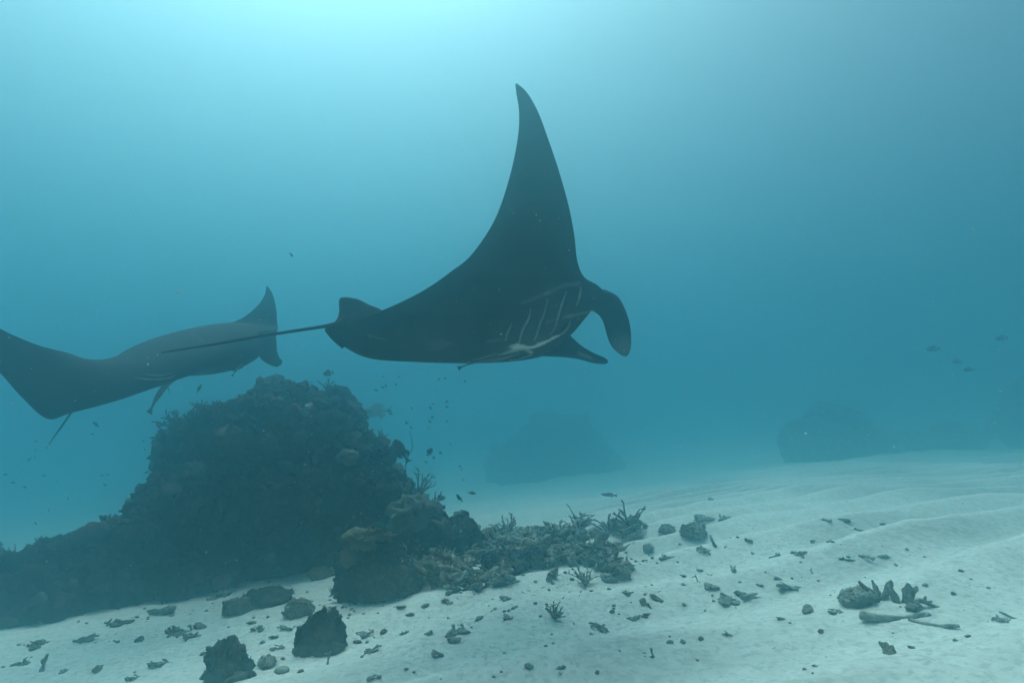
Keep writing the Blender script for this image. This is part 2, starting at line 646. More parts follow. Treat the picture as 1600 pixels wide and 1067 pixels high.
    # greyer skin round the gills and along the belly
    for gx, gy, gr, ga in ((850, 500, .34, .045), (800, 545, .30, .05), (690, 535, .30, .03)):
        q, _ = on_skin(bvh, gx, gy)
        if q is not None:
            pale = pale + ga * (1 - smooth(.15, 1.0, np.linalg.norm(P - q, axis=1) / gr + .25 * wob))
    # small scuffs all over
    pale = np.maximum(pale, .022 * smooth(.3, .6, fbm(P, 16, 3, 33)))
    set_attr(me, "pale", pale)
    root_loc = Vector(at(720, 520, D))
    set_verts(me, P - np.array(root_loc))
    o = obj("manta_ray", me, M_manta, None, root_loc)
    tag(o, "dark manta ray with one wing raised high and pale gill slits, in mid water", "manta ray", "manta rays")
    holder = o
    def child_ridge(pts, w, nm, mat=M_gill, lift=.002):
        c = ridge(bvh, pts, w, nm, mat, None, lift)
        if c is not None:
            set_verts(c.data, verts_of(c.data) - np.array(root_loc))
            c.parent = holder
        return c
    for pts in ([(907, 448), (904, 462), (900, 478)],
                [(885, 455), (877, 474), (871, 492), (866, 510), (858, 523)],
                [(856, 466), (850, 486), (842, 506), (837, 524), (833, 531)],
                [(829, 482), (825, 498), (816, 512), (811, 530), (809, 536)],
                [(799, 506), (792, 518), (789, 532)],
                [(891, 497), (887, 508), (878, 518), (866, 524)]):
        flap(bvh, pts, holder)
    for pts in ([(800, 545), (770, 556), (748, 563)], [(812, 550), (790, 557), (768, 563)], [(832, 553), (812, 558), (796, 562)]):
        flap(bvh, pts, holder, (5, -3), .006)
    # the eye on the side of the head
    p, nn = on_skin(bvh, 961, 457)
    if p is not None:
        V, F = loft([[p - np.array(root_loc) + 0.022 * (math.cos(a) * math.sin(b) * np.array([1, 0, 0]) + math.sin(a) * math.sin(b) * np.array([0, 0, 1]) + np.array([0, -.8, 0]) * math.cos(b))
                      for a in np.linspace(0, 2 * math.pi, 12, endpoint=False)] for b in np.linspace(0.1, math.pi - .1, 8)])
        obj("eye", mesh_from("eye", V, F), M_eye, holder)
    return o, bvh

def manta_far():
    D, YS, XR = 5.0, 0.0010, 300
    K = D / 5.9
    st = [
        (418, 447, 416, 448, .66, .012),
        (426, 460, 413, 462, .65, .03),
        (431.5, 482, 400, 480, .63, .06),
        (433, 503, 372, 500, .59, .09),
        (434, 512, 320, 516, .50, .15),
        (432, 520, 262, 530, .37, .50),
        (427, 527, 205, 545, .2, .82),
        (415, 535, 170, 566, 0, .95),
        (398, 548, 150, 572, -.2, .80),
        (350, 564, 140, 568, -.40, .46),
        (292, 586, 130, 563, -.58, .28),
        (195, 622, 108, 552, -.85, .12),
        (112, 645, 62, 540, -1.12, .085),
        (74, 654, 22, 524, -1.32, .065),
        (36, 622, -10, 508, -1.45, .055),
        (0, 582, -38, 494, -1.55, .045),
        (-60, 520, -80, 474, -1.68, .03),
        (-118, 458, -122, 456, -1.78, .012)]
    st = [(a, b, c, d, e * K, f * K) for a, b, c, d, e, f in st]
    body = manta_shell(st, D, YS, XR, 220, 72)
    lobe_a = paddle([(398, 520, 430, 515, 0, 1.8), (401, 536, 432, 532, 0, 1.4), (402.5, 549, 433, 548, 0, 1.1), (409, 562, 437, 559, 0, .9), (424, 571, 441, 563, 0, .6), (434, 573, 440, 569, 0, .25)], D, YS, XR, .035, K=K)
    lobe_b = paddle([(330, 555, 392, 545, -.22, 2.0), (345, 572, 392, 555, -.24, 1.4), (356, 578, 388, 566, -.25, .9), (366, 580, 378, 575, -.25, .4)], D, YS, XR, .035, K=K)
    tp = catmull(np.array([(170, 578, .05), (140, 600, .0), (118, 634, -.05), (104, 655, -.1), (92, 672, -.15), (82, 686, -.2), (72, 701, -.25)], float), 40)
    path = np.array([at(q[0], q[1], D - .1 + q[2]) for q in tp])
    u = np.linspace(0, 1, 40)
    tail = tube(path, 0.010 * (1 - u) ** .7 + .002, 10)
    me = finish_manta("manta_ray", [body, lobe_a, lobe_b], tail)
    bvh = bvh_of(me)
    P = verts_of(me)
    pale = np.zeros(len(P))
    wob = fbm(P, 8.0, 4, 51)
    def streak(pts, w0, w1, amount, rag=0.6):
        nonlocal pale
        line = [on_skin(bvh, x, y)[0] for x, y in pts]
        line = [q for q in line if q is not None]
        if len(line) < 2:
            return
        d, u = seg_dist(P, line)
        pale = np.maximum(pale, amount * (1 - smooth(0.55, 1.15, d / (w0 + (w1 - w0) * u) + rag * wob)))
    streak([(330, 577), (300, 588), (268, 600)], .06, .02, .42)
    streak([(318, 535), (301, 522), (305, 514), (325, 509), (360, 507), (400, 511), (422, 519)], .012, .012, .07, .4)
    streak([(228, 534), (242, 531), (262, 529)], .016, .012, .06, .4)
    streak([(185, 630), (215, 622)], .02, .014, .2)
    pale = np.maximum(pale, .015 * smooth(.3, .6, fbm(P, 14, 3, 63)))
    set_attr(me, "pale", pale)
    loc = Vector(at(280, 550, D))
    set_verts(me, P - np.array(loc))
    o = obj("manta_ray", me, M_manta, None, loc)
    tag(o, "dark manta ray at the left, cut by the frame, swimming above the coral rock", "manta ray", "manta rays")
    for pts in ([(208, 590), (235, 593), (262, 591), (275, 586)], [(225, 585), (250, 587), (270, 583)], [(262, 601), (300, 590), (325, 580)]):
        c = ridge(bvh, pts, .006, "gill_slit", M_gill, None, .002)
        if c is not None:
            set_verts(c.data, verts_of(c.data) - np.array(loc))
            c.parent = o
    return o, bvh

manta_1, bvh_1 = manta_near()
manta_2, bvh_2 = manta_far()

# ---------------------------------------------------------------- shared mesh tools for rocks and corals
def tris(V, F):
    T = []
    for f in F:
        for k in range(1, len(f) - 1):
            T.append((f[0], f[k], f[k + 1]))
    return np.asarray(V, float), np.array(T, np.int32)

def mesh_tris(name, V, T):
    me = bpy.data.meshes.new(name)
    me.vertices.add(len(V)); me.vertices.foreach_set("co", np.ascontiguousarray(V, dtype=np.float32).ravel())
    me.loops.add(T.size); me.loops.foreach_set("vertex_index", T.ravel().astype(np.int32))
    me.polygons.add(len(T)); me.polygons.foreach_set("loop_start", np.arange(0, T.size, 3, dtype=np.int32))
    me.polygons.foreach_set("use_smooth", np.ones(len(T), bool))
    me.update(calc_edges=True)
    return me

def ico(sub):
    bm = bmesh.new()
    bmesh.ops.create_icosphere(bm, subdivisions=sub, radius=1.0)
    V = np.array([v.co[:] for v in bm.verts])
    bm.verts.index_update()
    T = np.array([[v.index for v in f.verts] for f in bm.faces], np.int32)
    bm.free()
    return V, T

ICO1, ICO2, ICO3, ICO4 = ico(1), ico(2), ico(3), ico(4)

def lump(seed, base=ICO3, squash=(1, 1, 1), rough=0.35, fine=0.12, scale=1.3):
    """irregular lump of dead coral, about one unit across (radius 0.5)"""
    V, T = base
    n = V / np.linalg.norm(V, axis=1)[:, None]
    d = 1 + rough * fbm(n + seed * 7.7, scale, 3, seed) + fine * fbm(n + seed * 3.1, scale * 3.2, 3, seed + 5, ridged=True) + .45 * fine * noise3(n + seed, scale * 11, seed + 8)
    return n * d[:, None] * 0.5 * np.array(squash), T

def rot_from(axis_to, spin):
    """rotation matrix taking +Z onto axis_to, then spun about it"""
    z = np.asarray(axis_to, float)
    z = z / (np.linalg.norm(z) + 1e-9)
    a = np.array([1.0, 0, 0]) if abs(z[0]) < 0.8 else np.array([0, 1.0, 0])
    x = np.cross(a, z); x /= np.linalg.norm(x)
    y = np.cross(z, x)
    c, s = math.cos(spin), math.sin(spin)
    return np.stack([c * x + s * y, -s * x + c * y, z], 1)

def twig(rng, length=1.0, r=0.09, bend=0.35, stubs=3, seg=7, n=9):
    """broken piece of a staghorn branch lying along x"""
    u = np.linspace(-0.5, 0.5, n)
    ph = rng.uniform(0, 6.28)
    path = np.stack([u * length, bend * length * 0.35 * np.sin(u * 3 + ph), bend * length * 0.22 * np.cos(u * 4 + ph)], 1)
    rad = r * (1 - 0.45 * (u + 0.5)) * (1 + 0.18 * np.sin(u * 23 + ph)) * rng.uniform(.85, 1.15, n)
    parts = [tube(path, rad, seg)]
    for k in range(stubs):
        i = rng.integers(1, n - 1)
        d = rng.normal(size=3); d[0] = abs(d[0]) * 0.8 + .3; d /= np.linalg.norm(d)
        L = length * rng.uniform(.14, .38)
        pp = path[i] + np.outer(np.linspace(0, 1, 5), d * L) + np.outer(np.linspace(0, 1, 5) ** 2, rng.normal(size=3) * L * .25)
        parts.append(tube(pp, r * np.array([.75, .68, .62, .55, .34]) * rng.uniform(.8, 1.1), 6))
    V, F = joinvf(parts)
    V = V + np.stack([noise3(V, 9 / length, 3), noise3(V, 9 / length, 4), noise3(V, 9 / length, 5)], 1) * r * .25
    return tris(V, F)

def fingers(rng, n=6, spread=0.7, height=1.0, r=0.13, seg=7):
    """upright cluster of stubby coral fingers from one base, about one unit high"""
    parts = []
    for k in range(n):
        a = rng.uniform(0, 6.28)
        lean = rng.uniform(0.05, spread)
        d = np.array([math.cos(a) * lean, math.sin(a) * lean, 1.0])
        h = height * rng.uniform(.55, 1.0)
        b = np.array([math.cos(a) * .12, math.sin(a) * .12, -0.12])
        m = 7
        t = np.linspace(0, 1, m)
        path = b + np.outer(t, d * h) + np.outer(t ** 2, rng.normal(size=3) * .12)
        rr = r * rng.uniform(.75, 1.2) * (np.array([1.1, 1.0, .95, .95, .9, .8, .45])) * rng.uniform(.9, 1.1, m)
        parts.append(tube(path, rr, seg))
        for q in range(rng.integers(0, 3)):
            i = rng.integers(2, m - 1)
            d2 = d / np.linalg.norm(d) + rng.normal(size=3) * .7
            d2 /= np.linalg.norm(d2)
            L = h * rng.uniform(.2, .42)
            parts.append(tube(path[i] + np.outer(np.linspace(0, 1, 5), d2 * L), r * .75 * np.array([.9, .85, .8, .72, .4]), 6))
    V, F = joinvf(parts)
    V = V + np.stack([noise3(V, 8, 3), noise3(V, 8, 4), noise3(V, 8, 5)], 1) * r * .3
    return tris(V, F)

def bush(rng, n=16, r=0.035):
    """thicket of thin forked branches, about one unit high"""
    parts = []
    for k in range(n):
        a = rng.uniform(0, 6.28)
        lean = rng.uniform(.1, .95)
        d = np.array([math.cos(a) * lean, math.sin(a) * lean, 1.0])
        d /= np.linalg.norm(d)
        L = rng.uniform(.35, .9)
        m = 6
        t = np.linspace(0, 1, m)
        path = np.outer(t, d * L) + np.outer(t ** 2, rng.normal(size=3) * .18)
        parts.append(tube(path, r * (1.3 - .45 * t), 5))
        for q in range(5):
            i = rng.integers(1, m)
            d2 = d + rng.normal(size=3) * .8
            d2[2] = abs(d2[2])
            d2 /= np.linalg.norm(d2)
            l2 = L * rng.uniform(.12, .32)
            parts.append(tube(path[i] + np.outer(np.linspace(0, 1, 4), d2 * l2), r * np.array([1, .95, .85, .5]), 5))
    V, F = joinvf(parts)
    return tris(V, F)

def leafy(rng, n=7):
    """ruffled cluster of small plates, about one unit across"""
    Vs, Ts, k0 = [], [], 0
    for k in range(n):
        m = 7
        a0 = rng.uniform(0, 6.28)
        ang = np.linspace(-1.1, 1.1, m) + a0
        ri, ro = .05, rng.uniform(.3, .55)
        zi, zo = rng.uniform(-.05, .1), rng.uniform(.1, .5)
        wav = .08 * np.sin(ang * 5 + k)
        inner = np.stack([ri * np.cos(ang), ri * np.sin(ang), np.full(m, zi)], 1)
        outer = np.stack([ro * np.cos(ang), ro * np.sin(ang), zo + wav], 1)
        th = np.array([0, 0, .05])
        V = np.vstack([inner, outer, inner - th, outer - th])
        F = []
        for j in range(m - 1):
            F += [(j, m + j, m + j + 1, j + 1), (2 * m + j, 2 * m + j + 1, 3 * m + j + 1, 3 * m + j), (m + j, 3 * m + j, 3 * m + j + 1, m + j + 1)]
        v, t = tris(V, F)
        Vs.append(v); Ts.append(t + k0); k0 += len(v)
    return np.vstack(Vs), np.vstack(Ts)

def merge_instances(templates, picks, mats, locs):
    """templates: list of (V, T); mats n x 3 x 3 (rotation times scale); one pair of arrays out"""
    Vs, Ts, n = [], [], 0
    for p, m, l in zip(picks, mats, locs):
        V, T = templates[p]
        Vs.append(V @ m.T + l)
        Ts.append(T + n)
        n += len(V)
    return np.vstack(Vs), np.vstack(Ts)

# ---------------------------------------------------------------- materials of the reef
M_rock = material("reef_rock", (0.022, 0.024, 0.022), (0.060, 0.058, 0.048), scale=4.0, rough=0.9, bump=0.8, bump_scale=22.0, spec=0.1, c3=(0.085, 0.062, 0.048), c3_scale=1.6, bump_dist=0.03)
M_growth = material("reef_growth", (0.014, 0.016, 0.013), (0.085, 0.075, 0.055), scale=2.2, rough=0.9, bump=0.5, bump_scale=60.0, spec=0.1, c3=(0.085, 0.052, 0.040), c3_scale=1.1)
M_growth_b = material("reef_turf", (0.016, 0.020, 0.017), (0.075, 0.08, 0.058), scale=3.0, rough=0.9, bump=0.5, bump_scale=60.0, spec=0.1)
M_growth_c = material("reef_crust", (0.03, 0.026, 0.022), (0.15, 0.13, 0.10), scale=3.0, rough=0.9, bump=0.5, bump_scale=60.0, spec=0.1)
M_head = material("coral_head", (0.07, 0.075, 0.055), (0.19, 0.185, 0.14), scale=9.0, rough=0.9, bump=0.7, bump_scale=60.0, spec=0.1)
M_branch = material("branching_coral", (0.07, 0.072, 0.055), (0.21, 0.20, 0.15), scale=5.0, rough=0.9, bump=0.5, bump_scale=70.0, spec=0.1)
M_yellow = material("yellowish_coral", (0.09, 0.086, 0.05), (0.22, 0.20, 0.125), scale=6.0, rough=0.9, bump=0.5, bump_scale=70.0, spec=0.1)
M_rubble_a = material("dead_coral_grey", (0.19, 0.185, 0.15), (0.45, 0.43, 0.36), scale=7.0, rough=0.95, bump=0.8, bump_scale=55.0, spec=0.08, c3=(0.15, 0.15, 0.125), c3_scale=4.0)
M_rubble_b = material("dead_coral_dark", (0.085, 0.08, 0.058), (0.30, 0.27, 0.20), scale=7.0, rough=0.95, bump=0.8, bump_scale=55.0, spec=0.08)
M_rubble_c = material("dead_coral_pale", (0.30, 0.30, 0.26), (0.52, 0.51, 0.45), scale=7.0, rough=0.95, bump=0.6, bump_scale=55.0, spec=0.08, c3=(0.15, 0.15, 0.12), c3_scale=5.0)
M_dark = material("dark_boulder", (0.020, 0.021, 0.020), (0.085, 0.08, 0.066), scale=6.0, rough=0.9, bump=0.9, bump_scale=30.0, spec=0.1, c3=(0.13, 0.115, 0.085), c3_scale=5.0, bump_dist=0.02)
M_fish = material("dark_fish", (0.014, 0.016, 0.018), (0.04, 0.042, 0.045), scale=20, rough=0.5, bump=0, spec=0.3)
M_fish_b = material("silver_fish", (0.10, 0.12, 0.12), (0.20, 0.22, 0.22), scale=20, rough=0.4, bump=0, spec=0.4)
M_remora = material("remora_skin", (0.05, 0.055, 0.055), (0.10, 0.105, 0.10), scale=12, rough=0.55, bump=0, spec=0.3)
M_speck = material("drifting_speck", (0.5, 0.5, 0.48), (0.7, 0.7, 0.66), scale=4, rough=0.9, bump=0)

RNG = np.random.default_rng(7)
G_TEMPL = [lump(61, ICO2, (1, 1, .6), .55, .5), lump(62, ICO2, (1.3, .7, .7), .55, .5), lump(63, ICO2, (.7, .8, 1.1), .55, .5),
           fingers(np.random.default_rng(1), 5, .8, .8, .14, 5), fingers(np.random.default_rng(2), 7, .9, .7, .11, 5),
           leafy(np.random.default_rng(3)), leafy(np.random.default_rng(4), 9), bush(np.random.default_rng(5), 7, .05), bush(np.random.default_rng(6), 9, .04)]

def rock(name, blobs, voxel, seed, amp=(.10, .05, .02), growth=0, gsize=(.05, .13), mat=None, gmat=None, pick_p=None, freq=1.4):
    """blobs: (px, py, depth, half width px, half height px, half depth m). One eroded reef rock with its growth."""
    parts = []
    base = ICO3
    for k, (px, py, d, rx, ry, rz) in enumerate(blobs):
        c = np.array(at(px, py, d))
        r = np.array([rx * d / FPX, rz, ry * d / FPX])
        parts.append((base[0] * r + c, [tuple(t) for t in base[1]]))
    V, F = joinvf(parts)
    me = remeshed(mesh_from(name, V, F), voxel, 6, .5)
    P, N = verts_of(me), normals_of(me)
    d = amp[0] * fbm(P, freq, 3, seed) + amp[1] * fbm(P, freq * 3.5, 3, seed + 9, ridged=True) + amp[2] * fbm(P, freq * 11, 3, seed + 20, ridged=True)
    P = P + N * d[:, None]
    set_verts(me, P)
    N = normals_of(me)
    c = blobs[0]
    b = np.array(at(c[0], c[1], c[2]))
    z = gh(b[0], b[1])
    loc = np.array([b[0], b[1], z])
    keep = np.nonzero((P[:, 2] > ground_h(P[:, 0], P[:, 1]) - 0.03))[0]
    set_verts(me, P - loc)
    o = obj(name, me, mat or M_rock, None, Vector(loc))
    if growth:
        rng = np.random.default_rng(seed)
        vis = keep[(N[keep, 1] < 0.45)]
        idx = rng.choice(vis, growth)
        sel_n = noise3(P[idx], freq * 1.6, seed + 60)
        pick = np.where(sel_n < -.1, rng.choice([0, 1, 2, 0, 1], growth), np.where(sel_n < .3, rng.choice([0, 3, 4, 2, 5], growth), rng.choice([5, 6, 7, 8, 1], growth)))
        sc = gsize[0] * (gsize[1] / gsize[0]) ** (rng.uniform(0, 1, growth) ** 1.5) * (0.6 + 0.8 * np.clip(noise3(P[idx], 2.2, seed + 3) * .5 + .5, 0, 1))
        mats, locs = [], []
        for i, s in zip(idx, sc):
            ax = N[i] + np.array([0, 0, .45]) + rng.normal(size=3) * .15
            mats.append(rot_from(ax, rng.uniform(0, 6.28)) * s)
            locs.append(P[i] - loc - N[i] * s * .12)
        zone = noise3(P[idx], freq * 1.1, seed + 40) + .35 * rng.normal(size=growth)
        for m_, sel in ((gmat or M_growth, zone < -.15), (M_growth_b, (zone >= -.15) & (zone < .32)), (M_growth_c, zone >= .32)):
            w_ = np.nonzero(sel)[0]
            if len(w_) == 0:
                continue
            V, T = merge_instances(G_TEMPL, pick[w_], [mats[q] for q in w_], [locs[q] for q in w_])
            g = obj("encrusting_growth", mesh_tris("encrusting_growth", V, T), m_, o)
            g["kind"] = "stuff"
    return o, loc

def on_rock(px, py, d_lo, d_hi, rk):
    """point of rock rk seen at a pixel (ray cast on its mesh)"""
    d = (at(px, py, 1.0) - CAM).normalized()
    inv = rk.matrix_world.inverted() if False else Matrix.Translation(-rk.location)
    ok, p, n, _ = rk.ray_cast(inv @ CAM, d)
    if ok:
        return np.array(p), np.array(n)
    return np.array(inv @ at(px, py, (d_lo + d_hi) / 2)), np.array([0, -1, .3])

def child_coral(rk, name, VT, px, py, size_px, depth, mat, axis=(0, -.4, 1), spin=None, label=None, sink=.15):
    p, n = on_rock(px, py, depth - .3, depth + .3, rk)
    s = size_px * depth / FPX
    m = rot_from(np.array(axis, float), RNG.uniform(0, 6.28) if spin is None else spin) * s
    V = VT[0] @ m.T + p - np.array(n) * s * sink
    c = obj(name, mesh_tris(name, V, VT[1]), mat, rk)
    if label:
        c["label"] = label
    return c

# ---------------------------------------------------------------- the rocks
big_rock, _ = rock("coral_rock", [
    (440, 700, 6.56, 95, 89, 0.76), (362, 724, 6.40, 80, 87, 0.68), (344, 796, 6.08, 98, 94, 0.64), (480, 790, 6.24, 137, 109, 0.64),
    (500, 680, 6.64, 59, 67, 0.56), (430, 622, 6.72, 29, 27, 0.36), (520, 642, 6.72, 25, 23, 0.32), (548, 772, 6.24, 48, 58, 0.48),
    (600, 800, 6.08, 45, 41, 0.40), (650, 835, 5.84, 43, 31, 0.36), (235, 856, 5.60, 53, 40, 0.40), (150, 906, 5.36, 97, 50, 0.40),
    (60, 934, 5.04, 97, 52, 0.36), (-50, 938, 4.96, 90, 62, 0.40), (280, 894, 5.60, 107, 30, 0.40), (420, 865, 6.08, 137, 35, 0.40), (700, 850, 5.60, 33, 15, 0.28)],
    .024, 101, (.15, .14, .03), 3400, (.035, .15))
tag(big_rock, "tall dark coral-covered rock mound below the mantas", "coral rock")
small_rock, _ = rock("coral_rock", [(580, 882, 4.48, 50, 44, 0.22), (574, 862, 4.48, 36, 28, 0.16), (592, 908, 4.40, 58, 32, 0.22), (555, 915, 4.40, 30, 22, 0.16), (632, 915, 4.40, 22, 20, 0.12)],
    .013, 131, (.04, .028, .011), 620, (.018, .065))
tag(small_rock, "knee-high brown coral rock standing in front of the tall mound", "coral rock")

rq = np.random.default_rng(77)
for (px, py, w, VT, mat, nm, ax) in [
    (655, 808, 72, lump(201, ICO4, (1, .8, .72), .35, .40, 2.6), M_head, "boulder_coral", (0, 0, 1)),
    (648, 842, 46, lump(202, ICO4, (1, .9, .7), .25, .35, 2.8), M_growth, "boulder_coral", (0, 0, 1)),
    (610, 742, 44, leafy(np.random.default_rng(31), 11), M_head, "plate_coral", (0.3, -.3, 1)),
    (590, 722, 32, leafy(np.random.default_rng(32), 10), M_growth, "plate_coral", (0.3, -.3, 1)),
    (632, 758, 30, lump(203, ICO3, (1, .8, .7), .3, .2, 2.0), M_rock, "boulder_coral", (0, 0, 1)),
    (652, 778, 38, bush(np.random.default_rng(33), 22, .03), M_branch, "branching_coral", (.2, -.2, 1)),
    (674, 800, 28, bush(np.random.default_rng(34), 18, .03), M_branch, "branching_coral", (.3, -.2, 1)),
    (630, 775, 34, fingers(np.random.default_rng(35), 9, .8, .9, .09), M_branch, "branching_coral", (.1, -.3, 1)),
    (556, 692, 44, lump(204, ICO4, (1, .8, .8), .25, .2, 2.0), M_growth, "boulder_coral", (0, 0, 1)),
    (520, 662, 70, lump(205, ICO4, (1, .8, .7), .25, .2, 2.0), M_growth, "boulder_coral", (0, 0, 1)),
    (276, 668, 44, bush(np.random.default_rng(37), 16, .03), M_growth, "branching_coral", (-.5, -.1, 1)),
    (262, 690, 36, bush(np.random.default_rng(38), 14, .03), M_growth, "branching_coral", (-.6, -.1, 1)),
    (180, 828, 34, leafy(np.random.default_rng(39), 8), M_yellow, "plate_coral", (-.2, -.2, 1)),
    (155, 832, 40, lump(206, ICO3, (1, .9, .8), .25, .15, 2.0), M_growth, "boulder_coral", (0, 0, 1)),
    (100, 858, 22, fingers(np.random.default_rng(40), 8, .8, .8, .1), M_growth, "branching_coral", (0, -.2, 1)),
    (60, 880, 24, bush(np.random.default_rng(41), 16, .035), M_growth, "branching_coral", (0, -.2, 1)),
    (705, 838, 46, fingers(np.random.default_rng(42), 9, .9, .8, .09), M_branch, "branching_coral", (.1, -.2, 1)),
    (480, 640, 26, lump(207, ICO3, (1, .9, .8), .3, .2, 2.0), M_rubble_c, "boulder_coral", (0, 0, 1))]:
    child_coral(big_rock, nm, VT, px, py, w, 6.25, mat, ax)
rl = np.random.default_rng(91)
for k in range(26):
    px = rl.uniform(300, 600)
    py = rl.uniform(600 + abs(px - 450) * .45, 770)
    child_coral(big_rock, "boulder_coral" if k % 3 else "plate_coral", lump(800 + k, ICO3, (1, .8, rl.uniform(.5, .8)), .45, .4, 2.2) if k % 3 else leafy(np.random.default_rng(k), 11),
                px, py, rl.uniform(20, 48), 6.2, [M_growth_c, M_growth, M_head, M_growth_c][k % 4], (0, -.35, 1), sink=.2)
# thin sea whip rising off the right flank
wp = catmull(np.array([(632, 740), (637, 715), (644, 700), (643, 685), (640, 672)], float), 24)
V, T = tris(*tube(np.array([at(q[0], q[1], 6.0) for q in wp]) - np.array(big_rock.location), np.linspace(.005, .003, 24), 6))
obj("sea_whip", mesh_tris("sea_whip", V, T), M_growth, big_rock)
for (px, py, w, VT, mat) in [(562, 838, 50, lump(211, ICO4, (1, .9, .6), .3, .42, 2.8), M_yellow), (600, 846, 46, lump(212, ICO4, (1, .9, .6), .3, .42, 2.8), M_growth), (545, 870, 34, lump(213, ICO3, (1, .9, .8), .25, .2), M_head)]:
    child_coral(small_rock, "boulder_coral", VT, px, py, w, 4.4, mat, (0, 0, 1))

far = [("faint hazy reef mound in the middle distance behind the manta", [(878, 708, 22.2, 72, 56, 1.6), (925, 735, 21.8, 52, 34, 1.3), (818, 738, 21.6, 60, 36, 1.2), (860, 682, 22.3, 36, 36, 1.0)], 151),
       ("hazy blocky reef rock rising from the far sand at right", [(1285, 690, 18.3, 58, 25, .9), (1318, 665, 18.7, 40, 24, .9), (1242, 696, 18.1, 20, 19, .5), (1365, 695, 18.9, 36, 13, .6)], 161),
       ("low hazy reef patch between the two far rocks at right", [(1495, 685, 19.1, 32, 12, .6), (1440, 698, 18.9, 40, 6, .5)], 171),
       ("hazy reef rock cut by the right edge of the picture", [(1616, 655, 18.2, 36, 34, .8), (1645, 625, 18.5, 44, 40, .9)], 181)]
for lab, bl, sd in far:
    o, _ = rock("reef_rock", bl, .08, sd, (.55, .22, .06), 260, (.12, .35), freq=.55)
    tag(o, lab, "reef rock")

# ---------------------------------------------------------------- boulders and low stones in the foreground
def stone(px, py, w, h, seed, mat, label, name="coral_boulder", base=ICO4, rough=.3, fine=.2, sink=.25, group=None, cat="boulder", depth_ratio=.8, scale=1.5, taper=0.0, lean=0.0):
    p = hit(px, py)
    s = (p.y * math.cos(PITCH) + (p.z - CAM.z) * math.sin(PITCH)) / FPX
    V, T = lump(seed, base, (1, depth_ratio, h / w), rough, fine, scale)
    zz = V[:, 2:3] / (h / w)
    V = np.hstack([V[:, :2] * (1 - taper * zz), V[:, 2:3]]) + np.hstack([lean * zz, 0 * zz, 0 * zz])
    o = obj(name, mesh_tris(name, V * w * s, T), mat, None, (p.x, p.y, p.z + h * s * (.5 - sink)))
    rg_ = np.random.default_rng(seed)
    if w > 25:
        Nn = normals_of(o.data)
        k = int(40 + w * 2.0)
        idx = rg_.choice(np.nonzero(Nn[:, 2] > -.5)[0], k)
        sc = rg_.uniform(.06, .17, k) * w * s
        V2, T2 = merge_instances(G_TEMPL, rg_.choice(len(G_TEMPL), k, p=[.25, .2, .25, .15, .15, 0, 0, 0, 0]),
                                 [rot_from(Nn[i] + np.array([0, 0, .4]), rg_.uniform(0, 6.28)) * q for i, q in zip(idx, sc)], [V[i] * w * s - Nn[i] * q * .2 for i, q in zip(idx, sc)])
        g = obj("encrusting_growth", mesh_tris("encrusting_growth", V2, T2), mat, o)
        g["kind"] = "stuff"
    o.rotation_euler.z = RNG.uniform(-.4, .4)
    tag(o, label, cat, group)
    return o, s

def decorate(o, s, items):
    """small corals growing on a stone: (dx px, dz px, size px, template, material)"""
    for dx, dz, w, VT, mat, nm in items:
        V = VT[0] * w * s + np.array([dx * s, -w * s * .45, dz * s])
        obj(nm, mesh_tris(nm, V, VT[1]), mat, o)

b1, s1 = stone(499, 1014, 54, 64, 301, M_dark, "black pitted boulder with brown coral at its foot, in the left foreground", rough=.6, fine=.34, sink=.18, taper=.25, lean=.38)
decorate(b1, s1, [(18, -18, 40, lump(302, ICO4, (1, .7, .72), .25, .28, 2.5), M_head, "brown_coral"), (-17, -22, 34, lump(303, ICO4, (1, .7, .8), .25, .28, 2.5), M_head, "brown_coral"), (34, -26, 24, lump(304, ICO3, (1, .7, .7), .3, .25, 2.5), M_rubble_a, "brown_coral")])
b2, s2 = stone(354, 1066, 60, 66, 311, M_dark, "dark ragged boulder cut by the bottom edge of the picture", rough=.55, fine=.34, sink=.16, taper=.4, lean=-.05)
decorate(b2, s2, [(0, 22, 34, fingers(np.random.default_rng(51), 10, .6, .5, .12), M_dark, "brown_coral"), (20, -14, 34, lump(313, ICO4, (1, .6, .8), .3, .3, 2.5), M_rubble_b, "brown_coral")])
